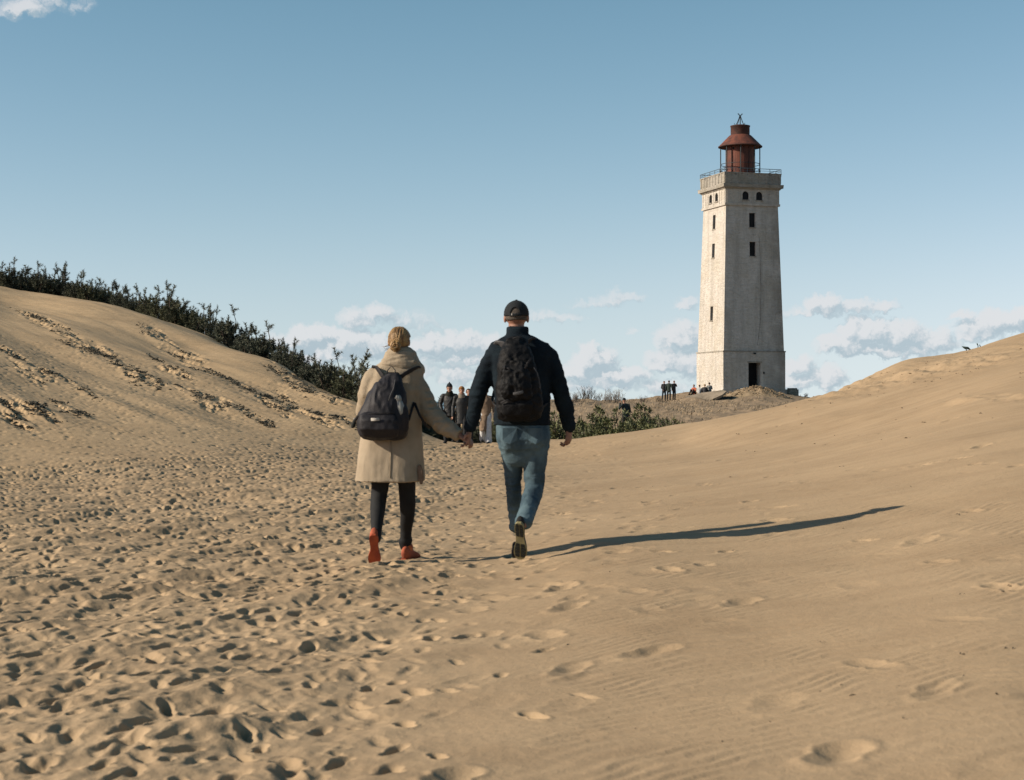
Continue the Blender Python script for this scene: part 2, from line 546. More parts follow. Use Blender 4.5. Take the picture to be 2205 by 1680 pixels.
def detail_z(x, y):
    t = trail(x, y)
    z = np.zeros_like(x)
    # soft undulation of blown sand
    z += (fbm2(x * 0.22, y * 0.16, 3, 3) - 0.5) * 0.16 * sstep(y, 8, 30)
    z += (fbm2(x * 0.9, y * 0.5, 3, 5) - 0.5) * 0.035
    # beaten track
    near = y < 60
    xs, ys, ts = x[near], y[near], t[near]
    dz = pits(xs, ys, 0.18, 100, lambda a, b: trail(a, b) * 0.85, (.062, .110), (.026, .046), (.007, .048), 0.6, .12, .6)
    dz += pits(xs + 0.13, ys + 0.19, 0.20, 200, lambda a, b: trail(a, b) * 0.8, (.062, .115), (.028, .048), (.005, .040), 0.9, .12, .7)
    dz += pits(xs + 0.4, ys + 0.1, 0.13, 300, lambda a, b: trail(a, b) * 0.6, (.030, .055), (.020, .036), (.004, .020), 1.4, .12, .6)
    dz += pits(xs + 0.07, ys + 0.05, 0.55, 700, lambda a, b: trail(a, b) * 0.25, (.11, .14), (.045, .060), (.025, .055), 0.4, .18, .4)
    dz += (fbm2(xs * 16.0, ys * 9.0, 2, 17) - 0.5) * 0.016 * ts * sstep(ys, 16, 8)
    dz += (fbm2(xs * 5.0, ys * 2.6, 3, 7) - 0.5) * 0.035 * ts
    dg = xs * 0.85 - ys * 0.52
    dz += (fbm2(dg * 3.4, (xs * 0.52 + ys * 0.85) * 1.1, 2, 9) - 0.5) * 0.095 * ts
    # older, blown-over steps on the smooth side
    edge = lambda a, b: np.clip(0.75 * sstep(a, 1.6 + 0.04 * b, -0.2) * sstep(b, 6.5, 10.0) + 0.42 * sstep(a, 1.6, -0.2) + 0.10, 0, 1) * (1 - trail(a, b)) * sstep(a + 0.0 * b, 7, 4)
    dz += pits(xs, ys, 0.42, 400, edge, (.11, .18), (.06, .10), (.005, .028), 0.8, 0.30, .9)
    dz += pits(xs + 0.2, ys + 0.33, 0.33, 500, lambda a, b: edge(a, b) * 0.9 * sstep(b, 8, 11), (.08, .13), (.05, .08), (.004, .022), 1.0, 0.25, .85)
    # wind ripples
    rp = (1 - ts) * sstep(xs, -0.4, 0.6) * sstep(ys, 22, 9)
    ph = (ys * 0.88 - xs * 0.47) / 0.095 + (fbm2(xs * 1.4, ys * 1.4, 3, 12) - 0.5) * 5.0
    dz += np.sin(ph * 2 * math.pi) * 0.0026 * rp * sstep(fbm2(xs * 1.1, ys * 0.9, 3, 13), 0.22, 0.55)
    z[near] += dz
    # disturbed, wind-cut patches on the left dune's face
    face = (y > 24) & (x < -2)
    xf, yf = x[face], y[face]
    pm = patches(xf, yf)
    ta = 0.855 * xf + 0.52 * yf; sa_ = 0.52 * xf - 0.855 * yf          # across and along the crest
    rough = fbm2(ta * 3.4, sa_ * 0.75, 4, 21, 0.6)
    gate = sstep(fbm2(ta * 1.1, sa_ * 0.35, 3, 22) + 0.35 * pm, 0.50, 0.85) * sstep(pm, 0.08, 0.5)
    up = sstep(plane_left(xf, yf), 0.2, 1.0)
    z[face] += (-sstep(rough, 0.46, 0.60) * 0.085 + 0.03) * gate
    z[face] += (fbm2(ta * 0.30, sa_ * 0.035, 3, 25, 0.5) - 0.5) * 0.55 * up
    z[face] += (fbm2(ta * 1.9, sa_ * 0.22, 4, 27, 0.6) - 0.5) * 0.055 * up
    # the right dune: small wind-cut scarps along its crest
    rd = (x > 2.0) & (y > 20) & (y < 60)
    xr, yr = x[rd], y[rd]
    pyr = HY - FPX * (base_z(xr, yr) - CAM_H) / yr
    pxr = CX + FPX * xr / yr
    line = np.exp(-((pyr - (HY - 8 - 0.205 * (pxr - 1720))) / 22.0) ** 2) * sstep(pxr, 1690, 1800) * sstep(pxr, 2300, 2050)
    line += 0.6 * np.exp(-((pyr - (868 - 0.06 * (pxr - 2000))) / 9.0) ** 2) * sstep(pxr, 1980, 2060)
    z[rd] += (fbm2(xr * 2.2, yr * 0.7, 4, 31) - 0.5) * 0.26 * line + 0.03 * (fbm2(xr * 1.2, yr * 0.4, 3, 33) - 0.5)
    # grassy hill
    hl = y > 66
    xh, yh = x[hl], y[hl]
    on = sstep(xh / yh, -0.04, 0.0) * sstep(yh, 66, 80)
    z[hl] += ((fbm2(xh * 0.35, yh * 0.12, 4, 41) - 0.5) * 0.5 + (fbm2(xh * 1.6, yh * 0.5, 3, 43) - 0.5) * 0.22) * on
    return z


def foot_wells(x, y):
    z = np.zeros_like(x)
    for (fx_, fy_, a, b, d) in ((.050, 12.05, .085, .060, .020), (.030, 12.63, .19, .075, .016), (-.995, 12.28, .080, .055, .018), (-.765, 12.78, .17, .070, .016)):
        r = np.sqrt(((x - fx_) / b) ** 2 + ((y - fy_) / a) ** 2)
        z += -d * (1 - sstep(r, .6, 1.15)) + d * .55 * np.exp(-((r - 1.35) / .28) ** 2)
    return z


pxr_ = 1713.0
rows = [2.5 + 0.13 * i for i in range(20)]
rows = [r for r in rows if r < 5.0]
rows += [pxr_ * CAM_H / p for p in np.arange(390, 77.9, -0.5)]
d = rows[-1]
while d < 100:
    d *= 1.005
    rows.append(d)
while d < 192:
    d *= 1.011
    rows.append(d)
rows = np.array(rows)
tn = np.concatenate([np.arange(-0.49, -0.305, 0.006), np.arange(-0.305, 0.3051, 0.00076), np.arange(0.311, 0.491, 0.006)])
NR, NC = len(rows), len(tn)
GX = rows[:, None] * tn[None, :]
GY = np.repeat(rows[:, None], NC, axis=1)
GZ0 = base_z(GX, GY)
GZ = GZ0 + detail_z(GX.ravel(), GY.ravel()).reshape(NR, NC) + foot_wells(GX, GY)


def ground_z(x, y):
    """height of the finished sand surface at a point (bilinear in the built sheet)"""
    r = np.clip(np.interp(y, rows, np.arange(NR)), 0, NR - 1.001)
    c = np.clip(np.interp(x / y, tn, np.arange(NC)), 0, NC - 1.001)
    i, j = int(r), int(c)
    a, b = r - i, c - j
    return float((GZ[i, j] * (1 - b) + GZ[i, j + 1] * b) * (1 - a) + (GZ[i + 1, j] * (1 - b) + GZ[i + 1, j + 1] * b) * a)


# vertex normals of the whole sheet, so that the pieces meet without a seam
Pg = np.stack([GX, GY, GZ], -1)
du = np.empty_like(Pg); dv = np.empty_like(Pg)
du[:, 1:-1] = Pg[:, 2:] - Pg[:, :-2]; du[:, 0] = Pg[:, 1] - Pg[:, 0]; du[:, -1] = Pg[:, -1] - Pg[:, -2]
dv[1:-1] = Pg[2:] - Pg[:-2]; dv[0] = Pg[1] - Pg[0]; dv[-1] = Pg[-1] - Pg[-2]
Ng = np.cross(du, dv)
Ng /= np.linalg.norm(Ng, axis=-1, keepdims=True)

fx = (GX[:-1, :-1] + GX[1:, 1:]) * 0.5
fy = (GY[:-1, :-1] + GY[1:, 1:]) * 0.5
fpx = CX + FPX * fx / fy
is_left = (plane_left(fx, fy) > 0.10) & (fx < -2.2) & (fy > 22) | (fpx < 700) & (fy > 60)
is_hill = (~is_left) & (fy > 62 + 0.006 * np.maximum(fpx - 1500, 0))
is_right = (~is_left) & (~is_hill) & (fpx > 1170 + (52 - fy) * 27) & (fy > 11)
is_sand = ~(is_left | is_hill | is_right)
idx = np.arange(NR * NC).reshape(NR, NC)
quads = np.stack([idx[:-1, :-1], idx[:-1, 1:], idx[1:, 1:], idx[1:, :-1]], -1)
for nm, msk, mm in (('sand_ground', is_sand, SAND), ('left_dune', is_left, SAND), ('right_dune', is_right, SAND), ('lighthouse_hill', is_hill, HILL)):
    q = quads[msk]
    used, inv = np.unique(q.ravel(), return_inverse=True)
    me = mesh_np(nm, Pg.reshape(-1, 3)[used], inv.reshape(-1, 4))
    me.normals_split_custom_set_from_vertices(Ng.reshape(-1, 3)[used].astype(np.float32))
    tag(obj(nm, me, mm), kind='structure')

# coarse dunes on every other side of the camera, and the sea behind the hill
ox = np.linspace(-260, 260, 131); oy = np.linspace(-120, 230, 89)
OX, OY = np.meshgrid(ox, oy)
rad = np.hypot(OX, OY)
azt = np.clip(np.where(OY > 0.5, OX / np.maximum(OY, 0.5), np.sign(OX) * 9), -0.47, 0.47)
De = np.clip(rad, 3.0, 188.0)
OZ = base_z(azt * De, De)
back = sstep(-OY, -5, 25)
OZ = OZ * (1 - back * 0.8) - 0.02 + (fbm2(OX * 0.04, OY * 0.04, 3, 61) - 0.5) * 1.2 * sstep(rad, 10, 40)
inside = (np.abs(OX / np.maximum(OY, 0.1)) < 0.44) & (OY > 4.5) & (OY < 186)
OZ = np.where(inside, OZ - 2.0, OZ) - sstep(rad, 185, 230) * 6.0
oi = np.arange(OX.size).reshape(OX.shape)
oq = np.stack([oi[:-1, :-1], oi[:-1, 1:], oi[1:, 1:], oi[1:, :-1]], -1).reshape(-1, 4)
tag(obj('dune_field', mesh_np('dune_field', np.stack([OX.ravel(), OY.ravel(), OZ.ravel()], -1), oq), SAND), kind='structure')
sea_m = mat('sea_water', (.10, .16, .20), (.08, .13, .17), 0.05, rough=0.25, bump=0.3, bscale=0.4, spec=0.5)
sv = [(-50000, -50000, -9), (50000, -50000, -9), (50000, 50000, -9), (-50000, 50000, -9)]
tag(obj('sea', mesh_np('sea', sv, [[0, 1, 2, 3]], False), sea_m), kind='structure')

# ------------------------------------------------------------------ mesh bits
class MB:
    def __init__(s):
        s.v = []; s.f = []
    def add(s, V, F):
        b = len(s.v)
        s.v += [tuple(map(float, p)) for p in V]
        s.f += [[b + i for i in f] for f in F]
        return s
    def box(s, x0, x1, y0, y1, z0, z1, M=None):
        V = [(x, y, z) for z in (z0, z1) for y in (y0, y1) for x in (x0, x1)]
        if M is not None:
            V = [tuple(M @ Vector(p)) for p in V]
        return s.add(V, [[0, 2, 3, 1], [4, 5, 7, 6], [0, 1, 5, 4], [2, 6, 7, 3], [0, 4, 6, 2], [1, 3, 7, 5]])
    def frustum(s, h0, h1, z0, z1, n=4, cap=True, k=0):
        V = [(sx_ * h, sy_ * h, z) for h, z in ((h0, z0), (h1, z1)) for sx_, sy_ in ((-1, -1), (1, -1), (1, 1), (-1, 1))]
        F = [[i, (i + 1) % 4, 4 + (i + 1) % 4, 4 + i] for i in range(4)]
        if cap:
            F += [[3, 2, 1, 0], [4, 5, 6, 7]]
        return s.add(V, F)
    def lathe(s, prof, n=32, c=(0, 0, 0), close=False):
        V = []
        for (r, z) in prof:
            for i in range(n):
                a = 2 * math.pi * i / n
                V.append((c[0] + r * math.cos(a), c[1] + r * math.sin(a), c[2] + z))
        F = [[j * n + i, j * n + (i + 1) % n, (j + 1) * n + (i + 1) % n, (j + 1) * n + i] for j in range(len(prof) - 1) for i in range(n)]
        if close:
            F.append([i for i in range(n)][::-1]); F.append([(len(prof) - 1) * n + i for i in range(n)])
        return s.add(V, F)
    def bar(s, a, b, r, n=6, r2=None):
        return s.tube([a, b], [r, r if r2 is None else r2], n)
    def tube(s, pts, rad, n=6):
        pts = [Vector(p) for p in pts]
        if not hasattr(rad, '__len__'):
            rad = [rad] * len(pts)
        V = []
        for i, p in enumerate(pts):
            t = (pts[min(i + 1, len(pts) - 1)] - pts[max(i - 1, 0)]).normalized()
            ref = Vector((1, 0, 0)) if abs(t.x) < 0.8 else Vector((0, 1, 0))
            u = (ref - t * ref.dot(t)).normalized(); w_ = t.cross(u)
            for k in range(n):
                a = 2 * math.pi * k / n
                V.append(p + (u * math.cos(a) + w_ * math.sin(a)) * rad[i])
        m = len(pts)
        F = [[j * n + k, j * n + (k + 1) % n, (j + 1) * n + (k + 1) % n, (j + 1) * n + k] for j in range(m - 1) for k in range(n)]
        F += [list(range(n))[::-1], [(m - 1) * n + k for k in range(n)]]
        return s.add(V, F)
    def build(s, name, m, parent=None, smooth=False, loc=None):
        me = mesh_np(name, np.array(s.v), s.f, smooth)
        return obj(name, me, m, parent, loc)


# ------------------------------------------------------------------ the lighthouse
def plaster_mat(name, c_clean, c_dirty, c_ochre):
    m = bpy.data.materials.new(name)
    m.use_nodes = True
    k = N(m.node_tree)
    b = m.node_tree.nodes['Principled BSDF']
    b.inputs['Roughness'].default_value = 0.9
    b.inputs['Specular IOR Level'].default_value = 0.15
    v = k.n('ShaderNodeTexCoord').outputs['Object']
    streak = k.smooth(k.noise(k.vec('MULTIPLY', v, (1.6, 1.6, 0.16)), 1.3, 6.0, 0.62), 0.42, 0.68)
    course = k.smooth(k.noise(k.vec('MULTIPLY', v, (1.1, 1.1, 9.0)), 1.2, 5.0, 0.7), 0.40, 0.70)
    blot = k.smooth(k.noise(v, 0.55, 5.0, 0.6), 0.44, 0.66)
    grain = k.smooth(k.noise(v, 5.0, 5.0, 0.75), 0.36, 0.74)
    x_, y_, z_ = k.sep(v)
    c = k.mix(k.math('MULTIPLY', blot, 0.45), rgb(c_clean), rgb(c_ochre))
    c = k.mix(k.math('MULTIPLY', course, 0.24), c, rgb(c_dirty))
    c = k.mix(k.math('MULTIPLY', streak, 0.40), c, rgb(c_dirty))
    c = k.mix(k.math('MULTIPLY', grain, 0.30), c, rgb(tuple(q * 0.8 for q in c_dirty)))
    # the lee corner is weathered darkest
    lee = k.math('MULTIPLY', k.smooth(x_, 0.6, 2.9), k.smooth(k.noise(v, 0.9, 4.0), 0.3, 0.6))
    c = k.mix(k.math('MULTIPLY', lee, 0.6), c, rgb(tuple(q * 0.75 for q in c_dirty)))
    k.put(b.inputs['Base Color'], c)
    bp = k.n('ShaderNodeBump')
    bp.inputs['Distance'].default_value = 0.03
    k.put(bp.inputs['Height'], k.math('ADD', k.math('MULTIPLY', course, 0.6), grain))
    k.put(b.inputs['Normal'], bp.outputs[0])
    return m


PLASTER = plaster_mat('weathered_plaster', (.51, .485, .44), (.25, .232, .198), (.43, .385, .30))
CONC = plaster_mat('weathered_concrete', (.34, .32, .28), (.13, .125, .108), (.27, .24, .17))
RUST = mat('rusty_red_iron', (.165, .056, .036), (.08, .034, .027), 2.2, 0.75, 0.01, 20.0, 0.3, stretch=(1, 1, 0.35))
RUST_D = mat('dark_rusty_iron', (.085, .038, .03), (.045, .027, .024), 3.0, 0.8, 0.01, 20.0)
IRON = mat('dark_iron', (.035, .045, .05), (.025, .03, .032), 8.0, 0.6)
RAIL = mat('blue_grey_rail', (.10, .14, .17), (.07, .09, .11), 8.0, 0.6)
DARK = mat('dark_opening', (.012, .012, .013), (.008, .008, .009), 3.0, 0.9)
PANE = mat('dusty_dark_pane', (.014, .016, .018), (.010, .011, .012), 3.0, 0.6, spec=0.2)
FRAME = mat('dark_window_frame', (.028, .028, .027), (.018, .018, .018), 6.0, 0.7)

TA = R(16.8)
LN = np.array([18.25, 148.0])
LS = 5.88
lc = LN + LS / 2 * np.array([math.cos(TA) - math.sin(TA), math.sin(TA) + math.cos(TA)])
LZ0 = 1.75
tower = thing('lighthouse', 'tall square whitewashed lighthouse with rusty red lantern, standing on the hill', 'lighthouse', (lc[0], lc[1], LZ0), TA)
zf = lambda py: CAM_H + (HY - py) / FPX * 148.0 - LZ0


def face_wall(mb, z0, z1, h0, h1, holes, depth=0.5, k=0):
    """one tapered wall face (outward -Y before turning by k quarter turns) with real openings"""
    rot = Matrix.Rotation(k * math.pi / 2, 4, 'Z')
    zs = sorted({z0, z1, *[h[2] for h in holes], *[h[3] for h in holes]})
    xs = sorted({*[h[0] for h in holes], *[h[1] for h in holes]})
    hw = lambda z: h0 + (h1 - h0) * (z - z0) / (z1 - z0)
    def pt(x, z, dy=0.0):
        q = hw(z)
        xx = -q if x is None else (q if x == 'r' else x)
        return tuple(rot @ Vector((xx, -q + dy, z)))
    cols = [None] + xs + ['r']
    for a, b in zip(cols[:-1], cols[1:]):
        for c, d_ in zip(zs[:-1], zs[1:]):
            xm = None if a is None or b == 'r' else (a + b) / 2
            inh = xm is not None and any(h[0] < xm < h[1] and h[2] < (c + d_) / 2 < h[3] for h in holes)
            if not inh:
                mb.add([pt(a, c), pt(b, c), pt(b, d_), pt(a, d_)], [[0, 1, 2, 3]])
    for (xa, xb, za, zb) in holes:
        o_ = [pt(xa, za), pt(xb, za), pt(xb, zb), pt(xa, zb)]
        i_ = [pt(xa, za, depth), pt(xb, za, depth), pt(xb, zb, depth), pt(xa, zb, depth)]
        mb.add(o_ + i_, [[0, 4, 5, 1], [1, 5, 6, 2], [2, 6, 7, 3], [3, 7, 4, 0]])
    return rot, hw


zp = zf(757)          # top of the plinth storey
zs_ = zf(437)         # foot of the frieze
zfr = zf(401)         # foot of the cornice
zco = zf(393)
zpa = zf(368)         # top of the parapet
HB, HS0, HS1, HF, HP = 2.94, 2.86, 2.47, 2.56, 2.66
plinth = MB(); shaft = MB(); frieze = MB()
wz = [(zf(486), zf(455)), (zf(549), zf(518)), (zf(687), zf(656))]
tall = {0: [wz[0], wz[1]], 1: [wz[0], wz[2]], 2: [wz[0], wz[1]], 3: wz}
door_h = (-0.57, 0.57, 0.55, 2.72)
arch = [(-0.95, -0.35), (0.35, 0.95)]
az0, az1 = zf(427), zf(408.5)
windows = []
for k in range(4):
    holes = [(-0.29, 0.29, a, b) for a, b in tall[k]]
    rot, hw = face_wall(shaft, zp, zs_, HS0, HS1, holes, 0.30, k)
    for (xa, xb, za, zb) in holes:
        windows.append((rot, hw((za + zb) / 2), xa, xb, za, zb, 0.30, False))
    face_wall(plinth, -0.8, zp, HB, HB, [door_h] if k == 0 else [], 0.9, k)
    hs_ = [(a, b, az0, az1) for a, b in arch]
    rot, hw = face_wall(frieze, zs_ + 0.003, zfr, HF, HF, hs_, 0.16, k)
    for (a, b, za, zb) in hs_:
        windows.append((rot, HF, a, b, za, zb, 0.16, True))
plinth.frustum(HB + 0.0, HB, zp - 0.002, zp, 4)
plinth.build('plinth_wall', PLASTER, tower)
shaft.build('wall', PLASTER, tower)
frieze.build('frieze_wall', PLASTER, tower)
MB().frustum(HB + 0.09, HB + 0.09, -0.9, 0.42).build('footing', PLASTER, tower)
MB().frustum(HB + 0.04, HB + 0.04, zp - 0.02, zp + 0.09).build('plinth_band', CONC, tower)
MB().frustum(HF + 0.05, HF + 0.07, zs_ - 0.10, zs_ + 0.10).build('frieze_band', PLASTER, tower)
MB().frustum(HF + 0.06, HF + 0.16, zfr - 0.12, zfr + 0.02).frustum(HF + 0.27, HF + 0.30, zfr + 0.02, zco).build('cornice', CONC, tower)
pp = MB()
t_ = 0.22
for k in range(4):
    rot = Matrix.Rotation(k * math.pi / 2, 4, 'Z')
    e = HP if k % 2 == 0 else HP - t_ - 0.002
    pp.box(-e, e, -HP, -HP + t_, zco + 0.002, zpa - 0.08, rot)
    cc = HP + 0.06 if k % 2 == 0 else HP - t_ - 0.07
    pp.box(-cc, cc, -HP - 0.06, -HP + t_ + 0.05, zpa - 0.08, zpa, rot)
pp.build('parapet', CONC, tower)
for k in range(4):
    rot = Matrix.Rotation(k * math.pi / 2, 4, 'Z')
    for i in range(9):
        x = -HP + 0.12 + i * (2 * HP - 0.24) / 8
        MB().box(x - 0.10, x + 0.10, -HP - 0.035, -HP + 0.002, zco + 0.12, zpa - 0.083, rot).build('parapet_pier', CONC, tower)
    for x in (-2.35, -1.75, -1.22, 0.0, 1.22, 1.75, 2.35):
        MB().box(x - 0.07, x + 0.07, -HF - 0.03, -HF + 0.002, zs_ + 0.12, zfr - 0.13, rot).build('pilaster', PLASTER, tower)
MB().frustum(HP - 0.25, HP - 0.25, zco, zco + 0.3).build('gallery_floor', CONC, tower)
MB().frustum(2.2, 2.0, 0.0, zs_ + 0.3, 4).build('dark_core', DARK, tower)  # near-black core that paints the unlit interior behind the openings
for (rot, h, xa, xb, za, zb, dp, arched) in windows:
    fr = MB()
    y = -h + dp * 0.7
    for bx in ((xa - .01, xa + .05, za, zb), (xb - .05, xb + .01, za, zb), (xa + .05, xb - .05, za - .01, za + .05), (xa + .05, xb - .05, zb - .05, zb + .01), ((xa + xb) / 2 - .02, (xa + xb) / 2 + .02, za + .05, zb - .05)):
        fr.box(bx[0], bx[1], y - .03, y + .03, bx[2], bx[3], rot)
    if arched:   # spandrels that round the head of the opening
        n = 5; rr = (xb - xa) / 2; xm = (xa + xb) / 2; zc = zb - rr
        for sgn in (-1, 1):
            pts = [(xm + sgn * rr, zb)] + [(xm + sgn * rr * math.cos(a), zc + rr * math.sin(a)) for a in [math.pi / 2 * i / n for i in range(n + 1)]]
            V = [tuple(rot @ Vector((p[0], -h + 0.004, p[1]))) for p in pts] + [tuple(rot @ Vector((p[0], -h + 0.14, p[1]))) for p in pts]
            m_ = len(pts)
            MBs = MB().add(V, [list(range(m_)), list(range(m_, 2 * m_))[::-1]] + [[i, (i + 1) % m_, m_ + (i + 1) % m_, m_ + i] for i in range(m_)])
            MBs.build('arch_spandrel', PLASTER, tower)
    fo = fr.build('window', FRAME, tower)
    MB().box(xa + .05, xb - .05, y + .005, y + .02, za + .05, zb - .05, rot).build('pane', PANE, fo)
    MB().box(xa - .06, xb + .06, -h - .07, -h + .12, za - .10, za - .003, rot).build('sill', CONC, fo)
db = MB()
db.box(-.565, .565, -HB + .80, -HB + .86, .56, 2.71).build('door', mat('dark_door', (.02, .024, .024), (.014, .015, .015)), tower)
MB().box(-.70, .70, -HB - .03, -HB + .1, 2.725, 2.85).build('door_lintel', CONC, tower)
MB().box(.82, .94, -HB - .05, -HB + .002, 1.75, 1.95).build('door_bell_box', IRON, tower)
MB().box(-.12, .12, -HB - .10, -HB - .03, zp - .22, zp - .08).build('door_lamp', IRON, tower)
stp = MB(); stp.box(-1.4, 1.4, -HB - 1.05, -HB - .10, -.8, .50).build('doorstep', CONC, tower)
# cable running down the face
onface = lambda x, py: (x, -(HS0 + (HS1 - HS0) * (zf(py) - zp) / (zs_ - zp)) - .03, zf(py))
cb = MB().tube([onface(0.62, 505), onface(0.70, 560), onface(0.72, 620), onface(0.66, 680), onface(0.42, 728), onface(0.30, 742)], .010, 5)
cb.build('cable', mat('grey_cable', (.11, .105, .095), (.08, .075, .07), 6), tower)
# lantern
zc0 = zco + 0.3
zl = lambda py: CAM_H + (HY - py) / FPX * 151.7 - LZ0
zr0, zr1, zt = zl(318), zl(291), zl(271)
lan = MB().lathe([(1.27, zc0), (1.27, zr0 + 0.5)], 40).build('lantern_drum', RUST, tower, False)
for i in range(10):
    a = 2 * math.pi * (i + .3) / 10
    MB().box(-.03, .03, -1.295, -1.255, zc0, zr0 + .3, Matrix.Rotation(a, 4, 'Z')).build('drum_seam', RUST_D, lan)
MB().box(-.09, .09, -1.30, -1.24, zr0 - .28, zr0 - .08, Matrix.Rotation(R(-52), 4, 'Z')).build('drum_vent', DARK, lan)
roof = MB().lathe([(1.20, zr0 + .34), (1.90, zr0 + .02), (1.92, zr0 + .10), (0.98, zr1 - .06), (0.84, zr1), (0.0, zr1 + .02)], 48).build('lantern_roof', RUST, tower, False)
MB().lathe([(1.86, zr0), (1.95, zr0 + .03), (1.95, zr0 + .10), (1.88, zr0 + .125)], 40).build('eave_ring', RUST_D, roof, True)
MB().lathe([(0.80, zr1 - .1), (0.84, zr1 + .02), (.84, zt - .1), (.88, zt - .08), (.88, zt), (.6, zt + .06), (0, zt + .10)], 36).build('roof_vent', RUST_D, roof, True)
for i in range(8):
    a = 2 * math.pi * (i + .5) / 8
    x, y = 1.72 * math.cos(a), 1.72 * math.sin(a)
    pst = MB()
    pst.bar((x, y, zc0), (x, y, zr0 + .12), .05, 8).lathe([(.09, 0), (.09, .18)], 8, (x, y, zc0), True).lathe([(.08, 0), (.08, .1)], 8, (x, y, zc0 + 1.1), True)
    pst.build('lantern_post', IRON, tower)
for zz in (0.75, 1.25, 1.75):
    rg = MB().lathe([(1.69, zc0 + zz - .02), (1.75, zc0 + zz - .02), (1.75, zc0 + zz + .02), (1.69, zc0 + zz + .02), (1.69, zc0 + zz - .02)], 40)
    rg.build('lantern_rail', IRON, tower)
fin = MB()
for i in range(4):
    a = 2 * math.pi * i / 4 + .25
    c_, s_ = math.cos(a), math.sin(a)
    prof = [(.66, .18), (.60, .06), (.46, .08), (.30, .32), (.16, .62), (.06, .86)]
    fin.tube([(r * c_, r * s_, zt + z) for r, z in prof], .03, 5)
fin.bar((0, 0, zt), (0, 0, zt + .92), .05, 6)
for sgn in (-1, 1):
    fin.tube([(0, 0, zt + .82), (sgn * .09, 0, zt + .98), (sgn * .19, 0, zt + 1.08), (sgn * .24, 0, zt + 1.05)], [.05, .045, .05, .03], 6)
fin.build('finial', IRON, tower)
# gallery railing round the parapet
for k in range(4):
    rot = Matrix.Rotation(k * math.pi / 2, 4, 'Z')
    e = HP + .02
    rl = MB()
    rl.bar(rot @ Vector((-e, -e, zpa + .36)), rot @ Vector((e, -e, zpa + .36)), .028)
    rl.bar(rot @ Vector((-e, -e, zpa + .18)), rot @ Vector((e, -e, zpa + .18)), .018)
    for i in range(6):
        x = -e + i * 2 * e / 5
        if i < 5:
            rl.bar(rot @ Vector((x, -e, zpa - .25)), rot @ Vector((x, -e, zpa + .36)), .025)
    rl.build('gallery_railing', RAIL, tower)


# ------------------------------------------------------------------ things lying round the lighthouse
def rough_lump(name, label, cat, px, py, D, rx, ry, hz, m, seed, amp=.25, n=40, kind=None):
    """an uneven heap: a dome laid on the ground and broken up"""
    p = W(px, py, D)
    th = np.linspace(0, 2 * math.pi, n, endpoint=False)
    rr = np.linspace(0, 1, n // 2)
    RR, TH = np.meshgrid(rr, th, indexing='ij')
    X = RR * np.cos(TH) * rx; Y = RR * np.sin(TH) * ry
    f = fbm2((X + 9 * seed) * 1.3, Y * 1.3, 4, seed)
    Z = hz * (1 - sstep(RR, 0.0, 1.0)) * (1 + amp * 1.5 * (f - .5)) + (fbm2(X * 3.1, Y * 3.1 + seed, 3, seed + 3) - .5) * amp * .6 * (1 - RR ** 4)
    gx = p[0] + X; gy = p[1] + Y
    G = base_z(gx, gy) - 0.12
    V = np.stack([X, Y, np.maximum(G + Z, G) - p[2] + (RR > .98) * -0.35], -1).reshape(-1, 3)
    m_ = n
    F = [[i * m_ + j, (i + 1) * m_ + j, (i + 1) * m_ + (j + 1) % m_, i * m_ + (j + 1) % m_] for i in range(n // 2 - 1) for j in range(m_)]
    me = mesh_np(name, V, F)
    o = tag(obj(name, me, m, None, tuple(p)), label, cat, kind=kind)
    return o, V + p


RUBBLE = mat('brown_rubble', (.37, .28, .18), (.25, .19, .12), 2.5, 0.95, 0.05, 6.0)
mound, mv = rough_lump('rubble_mound', 'brown mound of rubble and dry stalks heaped below the lighthouse door', 'rubble mound', 1628, 856, 143.0, 4.1, 2.1, .78, RUBBLE, 5, .35)
# clods and bits of brick on it: far too many and too small to pick apart
rng = np.random.default_rng(3)
def clods(name, centres, size, m, parent=None, origin=(0, 0, 0)):
    ico = np.array([(0, 0, 1), (.9, 0, .1), (.28, .85, .1), (-.73, .53, .1), (-.73, -.53, .1), (.28, -.85, .1), (0, 0, -.8)])
    fc = [[0, 1, 2], [0, 2, 3], [0, 3, 4], [0, 4, 5], [0, 5, 1], [6, 2, 1], [6, 3, 2], [6, 4, 3], [6, 5, 4], [6, 1, 5]]
    V = []; F = []
    for i, c in enumerate(centres):
        s = size * (0.4 + 1.0 * rng.random() ** 2)
        a = rng.random() * 6.28
        ca, sa = math.cos(a), math.sin(a)
        k = ico * np.array([s * (0.7 + rng.random()), s * (0.6 + .7 * rng.random()), s * (.5 + .5 * rng.random())])
        k = np.stack([k[:, 0] * ca - k[:, 1] * sa, k[:, 0] * sa + k[:, 1] * ca, k[:, 2]], -1)
        V.append(k + np.asarray(c) - np.asarray(origin)); F += [[7 * i + q for q in f] for f in fc]
    o = obj(name, mesh_np(name, np.vstack(V), F, False), m, parent)
    return o
sel = mv[rng.integers(0, len(mv) * 3 // 4, 900)] + rng.normal(0, .1, (900, 3)) * (1, 1, .3)
tag(clods('rubble', sel, .085, mat('rubble_bits', (.36, .265, .165), (.22, .165, .105), 1.5), mound, tuple(mound.location)), kind='stuff')

